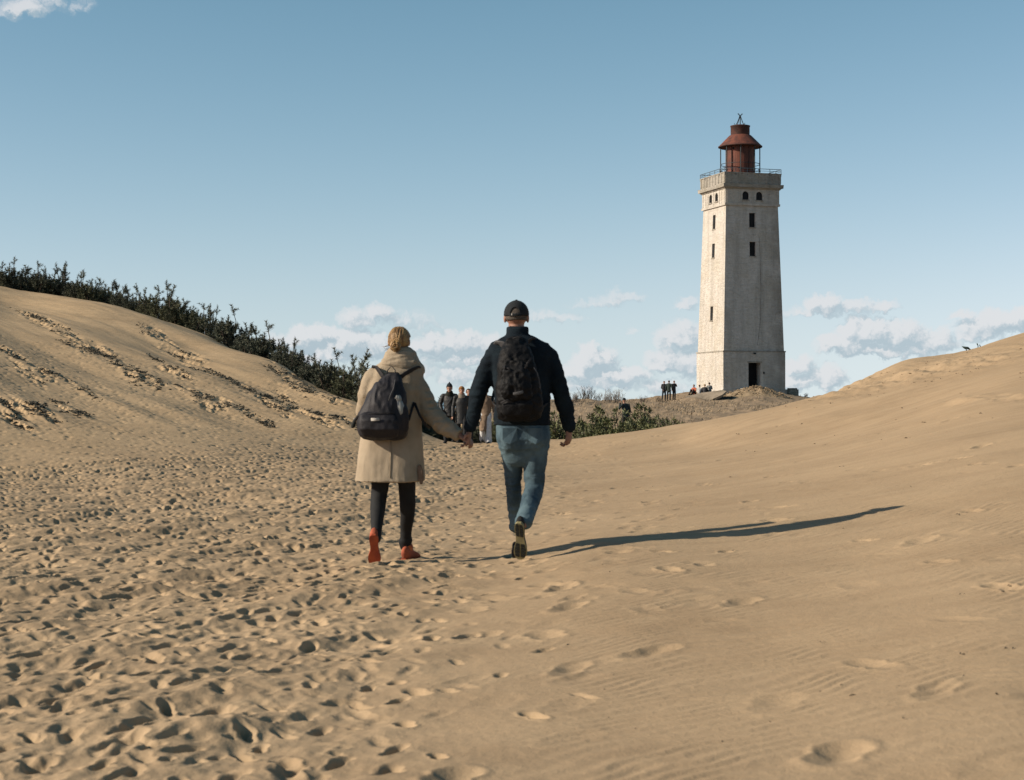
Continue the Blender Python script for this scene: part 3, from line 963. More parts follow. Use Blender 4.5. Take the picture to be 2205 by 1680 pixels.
slab_c = W(1527, 859, 140.5)
slab = thing('concrete_slab', 'broken grey concrete slab tilted over a dark hollow beside the lighthouse', 'concrete slab', tuple(slab_c))
sm = MB()
top = [(-1.9, -1.6, -.42), (-.4, -1.9, -.22), (.9, -1.5, .34), (1.35, -.5, .62), (1.25, 1.1, .74), (-.5, 1.2, .50), (-1.9, .7, .18)]
sm.add(top + [(x * .96, y * .96 + .02, z - .22) for x, y, z in top], [list(range(7)), list(range(7, 14))[::-1]] + [[i, 7 + i, 7 + (i + 1) % 7, (i + 1) % 7] for i in range(7)])
sm.build('slab', mat('sandy_concrete', (.30, .25, .19), (.21, .175, .13), 1.5, .95, .02, 8), slab)
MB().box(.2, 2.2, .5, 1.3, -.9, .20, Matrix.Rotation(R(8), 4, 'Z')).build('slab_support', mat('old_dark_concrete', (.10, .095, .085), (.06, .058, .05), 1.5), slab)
blk = W(1706, 846, 152.0)
cb_ = MB().box(-.52, .52, -.4, .4, -.5, .42)
me = mesh_np('concrete_block', np.array(cb_.v), cb_.f, False)
bm = bmesh.new(); bm.from_mesh(me); bmesh.ops.bevel(bm, geom=bm.edges[:], offset=.12, segments=2, affect='EDGES'); bm.to_mesh(me); bm.free()
tag(obj('concrete_block', me, CONC, None, tuple(blk)), 'low rounded concrete block in the shadow on the sunless side of the lighthouse', 'concrete block')


# ------------------------------------------------------------------ plants
PINE = mat('pine_needles', (.135, .145, .095), (.050, .058, .042), 3.0, 0.7, spec=0.3, lo=.3, hi=.7)
PINE2 = mat('pine_needles_olive', (.16, .165, .09), (.06, .068, .04), 3.0, 0.7, spec=0.3, lo=.3, hi=.7)
BARK = mat('grey_brown_bark', (.085, .065, .05), (.05, .04, .03), 6.0, .9)
LEAFM = mat('rose_leaves', (.17, .18, .075), (.065, .08, .038), 2.5, .6, spec=.35, lo=.3, hi=.7)
TWIG = mat('bare_twigs', (.20, .165, .13), (.11, .09, .075), 5.0, .9)
DRYG = mat('dry_grass', (.36, .28, .185), (.23, .18, .12), 1.2, .9, lo=.3, hi=.7)


def needle_mesh(shoots, r, per_m, ln, wd, seed):
    """bottle-brush shoots: thin triangles standing off every shoot"""
    g_ = np.random.default_rng(seed)
    V = []
    for pts in shoots:
        pts = np.asarray(pts)
        seg = np.linalg.norm(np.diff(pts, axis=0), axis=1)
        L = seg.sum(); n = max(6, int(per_m * L))
        cum = np.concatenate([[0], np.cumsum(seg)])
        s = np.sort(g_.random(n)) * L
        c = np.stack([np.interp(s, cum, pts[:, i]) for i in range(3)], -1)
        t = pts[-1] - pts[0]; t = t / (np.linalg.norm(t) + 1e-9)
        d = g_.normal(size=(n, 3)); d -= np.outer(d @ t, t); d /= np.linalg.norm(d, axis=1, keepdims=True) + 1e-9
        out = d * 0.8 + t * (0.35 + .5 * (s / L)[:, None] ** 2)
        out /= np.linalg.norm(out, axis=1, keepdims=True)
        sd = np.cross(out, g_.normal(size=(n, 3))); sd /= np.linalg.norm(sd, axis=1, keepdims=True) + 1e-9
        l_ = ln * (.7 + .6 * g_.random((n, 1)))
        V.append(np.stack([c - sd * wd, c + sd * wd, c + out * l_], 1).reshape(-1, 3))
    V = np.vstack(V)
    return V, np.arange(len(V)).reshape(-1, 3)


def pine_variant(seed, h, spread, n_stem, candles):
    g_ = random.Random(seed)
    st = MB(); shoots = []
    for i in range(n_stem):
        a = g_.uniform(0, 6.28); lean = g_.uniform(.05, 1.0) * spread
        hh = h * g_.uniform(.55, .92) * (1 - .25 * lean / spread)
        p0 = Vector((math.cos(a) * .12, math.sin(a) * .12, -.25))
        p1 = p0 + Vector((math.cos(a) * lean * .5, math.sin(a) * lean * .5, hh * .45 + .25))
        p2 = Vector((math.cos(a) * lean * .85, math.sin(a) * lean * .85, hh * .85))
        p3 = p2 + Vector((g_.uniform(-.08, .08), g_.uniform(-.08, .08), hh * .15 + .06))
        st.tube([p0, p1, p2, p3], [.035, .026, .015, .008], 5)
        shoots.append([p1 * .3 + p2 * .7, p2, p3])
        for whorl in (.18, .42, .64, .84):
            w0 = whorl + g_.uniform(-.06, .06)
            b = p0.lerp(p1, w0 * 2) if w0 < .5 else p1.lerp(p2, w0 * 2 - 1)
            a0 = g_.uniform(0, 6.28)
            for k in range(g_.randint(2, 4)):
                aa = a0 + k * 2.0 + g_.uniform(-.5, .5); l_ = g_.uniform(.26, .52) * (1.25 - .6 * w0)
                m = b + Vector((math.cos(aa) * l_ * .6, math.sin(aa) * l_ * .6, l_ * g_.uniform(.02, .35)))
                e = m + Vector((math.cos(aa) * l_ * .3, math.sin(aa) * l_ * .3, l_ * g_.uniform(.3, .75)))
                st.tube([b, m, e], [.013, .010, .005], 4)
                shoots.append([b.lerp(m, .35), m, e])
                if g_.random() < .6:
                    q = m + Vector((math.cos(aa + 1.2) * l_ * .3, math.sin(aa + 1.2) * l_ * .3, l_ * g_.uniform(.1, .5)))
                    shoots.append([m, m.lerp(q, .5), q])
    for k in range(candles):
        a = g_.uniform(0, 6.28); rr = spread * g_.uniform(.1, .7)
        z0 = h * g_.uniform(.5, .72)
        b = Vector((math.cos(a) * rr, math.sin(a) * rr, z0))
        e = b + Vector((g_.uniform(-.16, .16), g_.uniform(-.16, .16), h * g_.uniform(.28, .5)))
        st.tube([b - Vector((0, 0, z0 * .5)), b, e], [.02, .015, .008], 4)
        shoots.append([b.lerp(e, .35), b.lerp(e, .7), e])
        for q_ in range(2):
            m = b.lerp(e, g_.uniform(.2, .7)); aa = g_.uniform(0, 6.28); q = m + Vector((math.cos(aa) * .2, math.sin(aa) * .2, g_.uniform(.08, .22)))
            shoots.append([m, m.lerp(q, .5), q])
    V, F = needle_mesh([[tuple(p) for p in s] for s in shoots], .1, 150, .115, .012, seed)
    sm_ = mesh_np('stem', np.array(st.v), st.f, False)
    fm = mesh_np('foliage', V, F, False)
    return sm_, fm


VAR = []
for i, (h, s, n, c) in enumerate([(1.55, .60, 7, 4), (1.7, .70, 9, 1), (1.45, .80, 8, 2), (1.9, .50, 6, 5), (1.4, .75, 9, 0), (1.75, .65, 6, 2), (1.6, .85, 9, 1), (2.1, .6, 7, 3)]):
    VAR.append(pine_variant(50 + i, h, s, n, c))
LOOK = ['ragged pine shrub', 'dense bushy pine shrub', 'broad low pine shrub', 'narrow pine shrub',
        'squat dark pine shrub', 'open feathery pine shrub', 'wide rounded pine shrub', 'tall spindly pine shrub']
ORD = ['first', 'second', 'third', 'fourth', 'fifth', 'sixth', 'seventh', 'eighth', 'ninth', 'tenth', 'eleventh', 'twelfth', 'thirteenth', 'fourteenth', 'fifteenth', 'sixteenth', 'seventeenth', 'eighteenth', 'nineteenth',
       'twentieth', 'twenty-first', 'twenty-second', 'twenty-third', 'twenty-fourth', 'twenty-fifth', 'twenty-sixth', 'twenty-seventh', 'twenty-eighth', 'twenty-ninth', 'thirtieth', 'thirty-first', 'thirty-second', 'thirty-third',
       'thirty-fourth', 'thirty-fifth', 'thirty-sixth', 'thirty-seventh', 'thirty-eighth', 'thirty-ninth', 'fortieth']


def put_shrub(v, loc, sc, rz, name, label, cat, group, fm=None):
    t = thing(name, label, cat, tuple(loc), rz, group)
    t.scale = sc
    a = obj('stem', v[0], None, t); b = obj('foliage', v[1], None, t)
    if not len(v[0].materials):
        v[0].materials.append(BARK)
    if not len(v[1].materials):
        v[1].materials.append(fm)
    return t


crest_px = [(-120, 585, 96), (0, 617, 95), (230, 662, 93), (450, 729, 81), (600, 792, 69), (770, 868, 58), (880, 920, 56), (950, 950, 56)]
cpx = np.array(crest_px, dtype=float)
hgt_px = [(-120, 76), (0, 72), (60, 78), (130, 88), (230, 84), (300, 76), (370, 80), (480, 82), (560, 80), (640, 96), (720, 100), (780, 100), (850, 92), (950, 90)]
hp = np.array(hgt_px, dtype=float)
gsh = random.Random(11)
slots = []
x = -70.0
while x < 905:
    slots.append(x)
    Dn = np.interp(x, cpx[:, 0], cpx[:, 2])
    x += 0.80 * FPX / Dn * gsh.uniform(.75, 1.15)
n_front = len(slots)
for i, px in enumerate(slots):
    Dn = np.interp(px, cpx[:, 0], cpx[:, 2]) + gsh.uniform(.8, 3.2)
    X = (px - CX) / FPX * Dn
    vi = gsh.choice([0, 1, 2, 3, 4, 5, 6, 1, 6, 5])
    if 115 < px < 150: vi = 3
    z = ground_z(X, Dn)
    want = np.interp(px, hp[:, 0], hp[:, 1]) / FPX * Dn * gsh.uniform(.66, 1.18)
    crest_z = W(px, np.interp(px, cpx[:, 0], cpx[:, 1]), Dn)[2]
    s = (want + max(0, crest_z - z)) / 1.72
    m_ = PINE if vi not in (5, 2) else PINE2
    if not len(VAR[vi][1].materials): VAR[vi][1].materials.append(m_)
    lab = f'{LOOK[vi]}, {ORD[i]} in the left crest row from the frame edge'
    if px > 780:
        lab = f'{LOOK[vi]} behind the woman in the coat, {ORD[n_front - 1 - i]} from the gap'
    put_shrub(VAR[vi], (X, Dn, z - .05), (s * gsh.uniform(1.0, 1.25), s * 1.1, s), gsh.uniform(0, 6.28), 'pine_shrub', lab, 'pine shrub', 'pine shrubs along the left dune crest')
# the ranks behind, seen only as darker depth between the front shrubs
back = []
for k, px in enumerate(np.arange(-80, 980, 26)):
    Dn = np.interp(px, cpx[:, 0], cpx[:, 2]) + gsh.uniform(3.6, 6.5)
    X = (px - CX) / FPX * Dn
    vi = gsh.choice([1, 2, 4, 6])
    z = ground_z(X, Dn)
    crest_z = W(px, np.interp(px, cpx[:, 0], cpx[:, 1]), Dn)[2]
    want = np.interp(px, hp[:, 0], hp[:, 1]) / FPX * Dn * gsh.uniform(.40, .72)
    s = (want + max(0, crest_z - z)) / 1.6
    Vb = get_v(VAR[vi][1]); a = gsh.uniform(0, 6.28)
    Vb = np.stack([Vb[:, 0] * math.cos(a) - Vb[:, 1] * math.sin(a), Vb[:, 0] * math.sin(a) + Vb[:, 1] * math.cos(a), Vb[:, 2]], -1) * (s * 1.25, s * 1.2, s)
    back.append(Vb + (X, Dn, z))
Vb = np.vstack(back)
tag(obj('pine_thicket', mesh_np('pine_thicket', Vb, np.arange(len(Vb)).reshape(-1, 3), False), PINE), kind='stuff')


def leaf_variant(seed, h, spread, n_stem, leaves_per=26, lsz=.055, arch_=.5):
    g_ = random.Random(seed); gn = np.random.default_rng(seed)
    st = MB(); V = []
    for i in range(n_stem):
        a = g_.uniform(0, 6.28); lean = spread * g_.uniform(.15, 1.0); hh = h * g_.uniform(.45, 1.0) * (1.0 - .35 * lean / spread)
        p = [Vector((0, 0, -.2)), Vector((math.cos(a) * lean * .35, math.sin(a) * lean * .35, hh * .55)), Vector((math.cos(a) * lean * .75, math.sin(a) * lean * .75, hh * .92)),
             Vector((math.cos(a) * lean * 1.1 + .16, math.sin(a) * lean * 1.1, hh * (1.0 - .1 * arch_)))]
        st.tube(p, [.018, .014, .009, .004], 4)
        pa = np.array([tuple(q) for q in p])
        for k in range(leaves_per):
            f = 1 - g_.random() ** 1.2 * .85
            j = min(2, int(f * 3)); u = f * 3 - j
            c = pa[j] * (1 - u) + pa[j + 1] * u
            d = gn.normal(size=3) + np.array([math.cos(a), math.sin(a), .5]); d /= np.linalg.norm(d)
            sd = np.cross(d, gn.normal(size=3)); sd /= np.linalg.norm(sd)
            l_ = lsz * g_.uniform(1.2, 3.2); w_ = lsz * g_.uniform(.22, .42)
            off = d * l_ * .2
            V.append([c + off, c + off + d * l_ * .5 + sd * w_, c + off + d * l_, c + off + d * l_ * .5 - sd * w_])
    V = np.array(V).reshape(-1, 3)
    return mesh_np('stem', np.array(st.v), st.f, False), mesh_np('foliage', V, np.arange(len(V)).reshape(-1, 4), False)


LV = [leaf_variant(80 + i, h, s, n, 60) for i, (h, s, n) in enumerate([(1.5, .75, 34), (1.35, .9, 38), (1.8, .55, 28), (1.25, .85, 38)])]
for v in LV:
    v[1].materials.append(LEAFM)
LLOOK = ['leafy green rose bush with arching shoots', 'dense low green rose bush', 'tall green rose bush with loose sprays', 'rounded green rose bush']
hb = [(1062, 58.5, 900), (1100, 60, 880), (1160, 59.5, 884), (1200, 57.5, 884), (1238, 58.5, 884), (1262, 56.5, 894), (1288, 58.0, 872), (1312, 56.4, 888), (1335, 57.6, 876), (1360, 55.6, 890), (1384, 56.6, 868), (1400, 55.4, 880), (1425, 55.0, 880), (1447, 54.4, 886), (1464, 53.6, 898)]
bl = ['behind the brown-coated walker', 'hidden low behind the man in jeans', 'behind the right hip of the man in jeans', 'beside the right hand of the man in jeans', 'in the hollow just past the man\'s right hand',
      'in the hollow, second past the man\'s right hand', 'in the hollow, third past the man\'s right hand', 'in the hollow, midway to the climbing person', 'in the hollow, next before the climbing person',
      'in the hollow, right below the climbing person', 'in the hollow, tallest beside the climbing person', 'in the hollow, fourth from the bush row\'s sandy end', 'in the hollow, third from the bush row\'s sandy end', 'in the hollow, second from the bush row\'s sandy end', 'lowest, at the sandy end of the bush row']
for i, (px, Dn, top_) in enumerate(hb):
    X = (px - CX) / FPX * Dn
    z = ground_z(X, Dn); tz = W(px, top_, Dn)[2]
    vi = [0, 3, 1, 0, 1, 3, 2, 1, 0, 1, 2, 3, 1, 3, 1][i]
    s = (tz - z) / (1.35 if vi != 2 else 1.62)
    put_shrub(LV[vi], (X, Dn, z), (s * .82, s * .9, s), gsh.uniform(0, 6.28), 'rose_bush', f'{LLOOK[vi]} {bl[i]}', 'bush', 'green bushes in the sandy hollow')
# more pines close the gap between the two walkers
for i, (px, Dn, top_) in enumerate([(938, 63, 846), (968, 66, 868), (1000, 67, 885), (1035, 68, 880)]):
    X = (px - CX) / FPX * Dn; z = ground_z(X, Dn); s = (W(px, top_, Dn)[2] - z) / 1.75
    put_shrub(VAR[i], (X, Dn, z), (s, s, s), 1.3 * i, 'pine_shrub', f'{LOOK[i]} beyond the oncoming walkers, {ORD[i]} from the coat sleeve', 'pine shrub', 'pine shrubs beyond the oncoming walkers')
BV = []
for i in range(3):
    g_ = random.Random(300 + i); st = MB()
    for k in range(34):
        a = g_.uniform(0, 6.28); ln_ = g_.uniform(.5, 1.1); le = g_.uniform(.1, .8)
        p = Vector((g_.uniform(-.5, .5), g_.uniform(-.3, .3), -.1)); e = p + Vector((math.cos(a) * le * ln_, math.sin(a) * le * ln_, ln_))
        m = p.lerp(e, .5) + Vector((g_.uniform(-.1, .1), 0, .08))
        st.tube([p, m, e], [.016, .012, .005], 3)
        for q in range(3):
            b = p.lerp(e, g_.uniform(.4, .9)); st.tube([b, b + Vector((g_.uniform(-.25, .25), g_.uniform(-.2, .2), g_.uniform(.1, .3)))], [.009, .004], 3)
    BV.append(mesh_np('twigs', np.array(st.v), st.f, False)); BV[-1].materials.append(TWIG)
for i, (px, Dn, s, lab) in enumerate([(1248, 121, .7, 'thin bare shrub on the grassy ridge, nearest the man\'s sleeve'), (1264, 125, .95, 'dense bare twiggy shrub on the grassy ridge beyond the man\'s arm'), (1285, 125.5, .6, 'low bare twiggy shrub midway along the grassy ridge'),
                                 (1306, 126, .75, 'wispy bare shrub on the ridge before the climbing person'), (1325, 125.5, 1.1, 'tall bare shrub on the ridge next to the climbing person'), (1384, 132, .6, 'faint bare twigs on the hilltop past the climbing person'),
                                 (1418, 138, .45, 'tiny bare twigs on the hilltop beside the standing trio'), (1462, 52, .8, 'reddish bare twigs at the sandy end of the bush row'), (1446, 52.5, .55, 'short bare twigs poking up among the last green bushes'), (1232, 119, .8, 'bare shrub half hidden by the man\'s right sleeve'),
                                 (1736, 152, .35, 'tiny bare twigs by the concrete block near the lighthouse')]):
    X = (px - CX) / FPX * Dn
    o = tag(obj('bare_shrub', BV[i % 3], None, None, (X, Dn, ground_z(X, Dn))), lab, 'bare shrub', 'bare twiggy shrubs on the hill')
    o.scale = (s, s, s); o.rotation_euler = (0, 0, 1.7 * i)
# small plants blown flat on the right-hand crest
def sprig(px, py, D, pts, rad, label, extra=None):
    p = W(px, py, D); m = MB()
    m.tube(pts, rad, 6)
    if extra: m.tube(*extra, 6)
    me = mesh_np('bent_plant', np.array(m.v), m.f)
    return tag(obj('bent_plant', me, mat('dark_teal_leaf', (.05, .085, .08), (.03, .05, .045), 5), None, tuple(p)), label, 'plant', 'small plants on the right dune crest')
sprig(2079, 757, 47, [(0, 0, -.1), (.03, 0, .05), (-.03, .02, .10), (-.08, 0, .13)], [.012, .014, .02, .01], 'small dark bent plant leaning on the right dune crest', ([(-.10, 0, .14), (-.02, 0, .11), (.06, 0, .095), (.16, .02, .04)], [.006, .03, .04, .006]))
sprig(2108, 750, 47.2, [(-.04, 0, -.06), (-.02, 0, .06), (-.05, 0, .13)], [.01, .012, .02], 'pale wispy tuft beside the bent plant on the right crest', ([(.02, 0, -.05), (.04, 0, .04), (.02, 0, .10)], [.02, .016, .01]))

# dry grass over the hill and along its foot: uncountable
gn = np.random.default_rng(21)
nb = 11000
gD = 68 + 84 * gn.random(nb) ** 0.9
gpx = 1180 + 560 * gn.random(nb)
gX = (gpx - CX) / FPX * gD
dn = fbm2(gX * .4, gD * .16, 3, 71)
keep = dn > .42
gX, gD = gX[keep], gD[keep]
rr_ = np.interp(gD, rows, np.arange(NR)); cc_ = np.interp(gX / gD, tn, np.arange(NC))
gz = GZ[np.clip(rr_.round().astype(int), 0, NR - 1), np.clip(cc_.round().astype(int), 0, NC - 1)]
n_ = len(gX)
base = np.stack([gX, gD, gz - .03], -1)
a = gn.random(n_) * 6.28
hgt = (.06 + .24 * gn.random(n_) ** 2.5)
sd = np.stack([np.cos(a), np.sin(a), np.zeros(n_)], -1) * (.018 + .02 * gn.random((n_, 1)))
tip = base + np.stack([gn.normal(.10, .12, n_), gn.normal(0, .08, n_), hgt], -1)
GV = np.stack([base - sd, base + sd, tip], 1).reshape(-1, 3)
tag(obj('dry_grass', mesh_np('dry_grass', GV, np.arange(len(GV)).reshape(-1, 3), False), DRYG), kind='stuff')

# broken twigs, dead marram and pebbles lying about on the sand: uncountable specks
def scatter(name, pts, size, m, kind='stuff'):
    m_ = MB()
    for (px, D) in pts:
        X = (px - CX) / FPX * D
        z = ground_z(X, D); s = size * (.4 + 1.2 * gsh.random() ** 2); a = gsh.uniform(0, 6.28)
        for q in range(gsh.randint(1, 3)):
            b = Vector((X + gsh.gauss(0, s), D + gsh.gauss(0, s * 2), z + s * .1))
            e = b + Vector((math.cos(a) * s * 1.6, math.sin(a) * s * 1.6, s * gsh.uniform(-.1, .5)))
            m_.tube([b, b.lerp(e, .5) + Vector((0, 0, s * gsh.uniform(.1, .4))), e], [s * .12, s * .30, s * .10], 4)
            a += gsh.uniform(-1, 1)
    return tag(m_.build(name, m, None, False), kind=kind)
DEB = mat('dark_plant_debris', (.070, .066, .052), (.036, .035, .028), 3.0, .95)
pts = [(gsh.uniform(1200, 2250), 1.0 / gsh.uniform(1 / 30.0, 1 / 5.5)) for i in range(70)]
scatter('pebbles', pts, .007, DEB)
pts = [(gsh.gauss(1980, 150), gsh.uniform(36, 45)) for i in range(110)] + [(gsh.uniform(1500, 2205), gsh.uniform(20, 44)) for i in range(60)]
scatter('sand_clods', pts, .022, mat('brown_debris', (.18, .13, .08), (.10, .075, .05), 3.0, .95))
pts = []
for (qx, qy) in PATCH:
    for c_ in range(gsh.randint(3, 5)):
        u0 = gsh.gauss(0, 24); v0 = gsh.gauss(0, 4.5)
        for j in range(gsh.randint(8, 22)):
            u = u0 + gsh.gauss(0, 8.0); v = v0 + gsh.gauss(0, 1.3)
            px, py = qx + u * .9 - v * .42, qy + u * .42 + v * .9
            kk = (HY - py) / FPX; m_ = (px - CX) / FPX
            D = 4.464 / (.0598 - .183 * m_ - kk)
            if 25 < D < 100 and px > -60:
                pts.append((px, D))
scatter('plant_litter', pts, .052, DEB)

# ------------------------------------------------------------------ people
TMP = bpy.data.scenes.new('workbench')


def ring_tube(secs, n=20, flat=False, expo=2.0, ref=None, round_ends=True):
    """closed tube through sections (x, y, z, rx, ry); flat = every section lies level"""
    S = [list(map(float, s)) for s in secs]
    P = np.array([s[:3] for s in S]); Rx = np.array([s[3] for s in S]); Ry = np.array([s[4] for s in S])
    T = np.gradient(P, axis=0) if len(P) > 2 else np.repeat((P[1] - P[0])[None], len(P), 0)
    T /= np.linalg.norm(T, axis=1, keepdims=True) + 1e-12
    if round_ends:
        r0 = min(Rx[0], Ry[0]); r1 = min(Rx[-1], Ry[-1])
        P = np.vstack([P[0] - T[0] * r0 * .8, P[0] - T[0] * r0 * .45, P, P[-1] + T[-1] * r1 * .45, P[-1] + T[-1] * r1 * .8])
        Rx = np.concatenate([[Rx[0] * .5, Rx[0] * .86], Rx, [Rx[-1] * .86, Rx[-1] * .5]])
        Ry = np.concatenate([[Ry[0] * .5, Ry[0] * .86], Ry, [Ry[-1] * .86, Ry[-1] * .5]])
        T = np.vstack([T[0], T[0], T, T[-1], T[-1]])
    V = []
    a = np.linspace(0, 2 * math.pi, n, endpoint=False)
    ca = np.sign(np.cos(a)) * np.abs(np.cos(a)) ** (2 / expo); sa = np.sign(np.sin(a)) * np.abs(np.sin(a)) ** (2 / expo)
    for p, t, rx, ry in zip(P, T, Rx, Ry):
        if flat:
            u, v = np.array([1., 0, 0]), np.array([0, 1., 0])
        else:
            rf = np.array(ref if ref is not None else ((1., 0, 0) if abs(t[0]) < .85 else (0, 0, 1.)))
            u = rf - t * rf.dot(t); u /= np.linalg.norm(u) + 1e-12; v = np.cross(t, u)
        V.append(p + np.outer(ca * rx, u) + np.outer(sa * ry, v))
    m = len(P)
    V = np.vstack(V + [P[:1], P[-1:]])
    F = [[j * n + k, j * n + (k + 1) % n, (j + 1) * n + (k + 1) % n, (j + 1) * n + k] for j in range(m - 1) for k in range(n)]
    F += [[m * n, (k + 1) % n, k] for k in range(n)] + [[m * n + 1, (m - 1) * n + k, (m - 1) * n + (k + 1) % n] for k in range(n)]
    return V, F


def ball(c, r, n=16):
    c = np.array(c, float); r = np.array(r if hasattr(r, '__len__') else (r, r, r), float)
    m = n // 2
    V = [c + r * (0, 0, 1)]
    for i in range(1, m):
        th = math.pi * i / m
        for k in range(n):
            V.append(c + r * (math.sin(th) * math.cos(2 * math.pi * k / n), math.sin(th) * math.sin(2 * math.pi * k / n), math.cos(th)))
    V.append(c - r * (0, 0, 1))
    F = [[0, 1 + k, 1 + (k + 1) % n] for k in range(n)]
    F += [[1 + (i - 1) * n + k, 1 + i * n + k, 1 + i * n + (k + 1) % n, 1 + (i - 1) * n + (k + 1) % n] for i in range(1, m - 1) for k in range(n)]
    L = len(V) - 1
    F += [[L, 1 + (m - 2) * n + (k + 1) % n, 1 + (m - 2) * n + k] for k in range(n)]
    return np.array(V), F


def fuse(parts, voxel, smooth=3, name='body'):
    """grow one continuous skin over overlapping closed shapes"""
    V = []; F = []; b = 0
    for v, f in parts:
        V.append(v); F += [[b + i for i in q] for q in f]; b += len(v)
    me = mesh_np(name, np.vstack(V), F)
    o = bpy.data.objects.new(name, me)
    TMP.collection.objects.link(o)
    rm = o.modifiers.new('skin', 'REMESH'); rm.mode = 'VOXEL'; rm.voxel_size = voxel; rm.adaptivity = 0.0
    if smooth:
        s_ = o.modifiers.new('soft', 'SMOOTH'); s_.factor = 0.5; s_.iterations = smooth
    TMP.view_layers[0].update()
    dg = TMP.view_layers[0].depsgraph
    out = bpy.data.meshes.new_from_object(o.evaluated_get(dg))
    bpy.data.objects.remove(o); bpy.data.meshes.remove(me)
    out.name = name
    out.polygons.foreach_set('use_smooth', np.ones(len(out.polygons), dtype=bool))
    return out


def part(name, me, m, parent, world_root=True):
    """hang a mesh built in world coordinates under its thing"""
    V = get_v(me)
    p = parent
    off = np.zeros(3)
    while p is not None:
        off += np.array(p.location); p = p.parent
    set_v(me, V - off)
    return obj(name, me, m, parent)


def crumple(me, amp, sc, seed, octv=3, where=None, ridged=False):
    V = get_v(me); Nn = get_n(me)
    f = fbm3(V * np.array(sc), octv, seed)
    d = (1 - 2 * np.abs(f - .5) * 2.2 - .45) if ridged else (f - .5) * 2
    if where is not None:
        d = d * where(V)
    set_v(me, V + Nn * (amp * d)[:, None])
    return me


def hand(wr, d, nrm, size=1.0, curl=.5, ts=1, spread=1.0):
    """palm, four unequal bent fingers and a thumb leaving the side of the palm"""
    wr = np.array(wr, float); d = np.array(d, float); d /= np.linalg.norm(d)
    nrm = np.array(nrm, float); nrm -= d * nrm.dot(d); nrm /= np.linalg.norm(nrm)
    sd = np.cross(d, nrm)
    out = [ring_tube([(*(wr - d * .03 * size), .026 * size, .021 * size), (*(wr + d * .02 * size), .033 * size, .018 * size), (*(wr + d * .085 * size), .041 * size, .0145 * size)], 14, ref=sd)]
    for i, (ln, r) in enumerate(((.068, .0098), (.076, .0102), (.071, .0098), (.055, .0088))):
        p = wr + d * (.088 - .004 * abs(i - 1.3)) * size + sd * ts * (1.5 - i) * .0208 * size * spread
        pts = [p - d * .02 * size, p]
        a = 0.0
        for k, fr in enumerate((.46, .30, .24)):
            a += curl * (.55, .95, .7)[k] * (1 + .08 * i)
            p = p + (d * math.cos(a) + nrm * math.sin(a)) * ln * fr * size
            pts.append(p)
        out.append(ring_tube([(*q, r * size * (1 - .07 * k), r * size * (1 - .07 * k)) for k, q in enumerate(pts)], 10))
    b = wr + d * .022 * size + sd * ts * .028 * size
    q1 = b + (d * .55 + sd * ts * .75 + nrm * .35) * .038 * size
    q2 = q1 + (d * .85 + sd * ts * .15 + nrm * .5) * .030 * size
    out.append(ring_tube([(*(b - sd * ts * .01), .015 * size, .013 * size), (*q1, .0115 * size, .011 * size), (*q2, .0095 * size, .009 * size)], 10))
    return out


def shell(c, r, tmax, thick=.006, n=48, m=22, tmin=0.0, wob=None):
    """part of an ellipsoid's surface, from its crown down to the angle tmax(phi), with thickness"""
    c = np.array(c, float); r = np.array(r, float)
    ph = np.linspace(0, 2 * math.pi, n, endpoint=False)
    tm = np.array([tmax(p) for p in ph])
    lay = []
    for k in (0, 1):
        rr = r - k * thick
        t = tmin + (tm - tmin)[None, :] * np.linspace(0.0, 1, m)[:, None]
        rad = 1.0 if wob is None or k else 1.0 + wob(t, ph[None, :])
        lay.append(np.stack([c[0] + rr[0] * np.sin(t) * np.cos(ph) * rad, c[1] + rr[1] * np.sin(t) * np.sin(ph) * rad, c[2] + rr[2] * np.cos(t) * (rad if wob is not None and not k else 1.0)], -1).reshape(-1, 3))
    V = np.vstack(lay); o = n * m
    F = []
    for i in range(m - 1):
        for k in range(n):
            k2 = (k + 1) % n
            F.append([i * n + k, (i + 1) * n + k, (i + 1) * n + k2, i * n + k2])
            F.append([o + i * n + k, o + i * n + k2, o + (i + 1) * n + k2, o + (i + 1) * n + k])
    for k in range(n):
        k2 = (k + 1) % n
        F.append([(m - 1) * n + k, o + (m - 1) * n + k, o + (m - 1) * n + k2, (m - 1) * n + k2])
    return V, F


SOLE = [(0, .014), (.03, .026), (.10, .033), (.22, .033), (.38, .0275), (.52, .030), (.68, .044), (.80, .0465), (.90, .040), (.97, .026), (1, .010)]


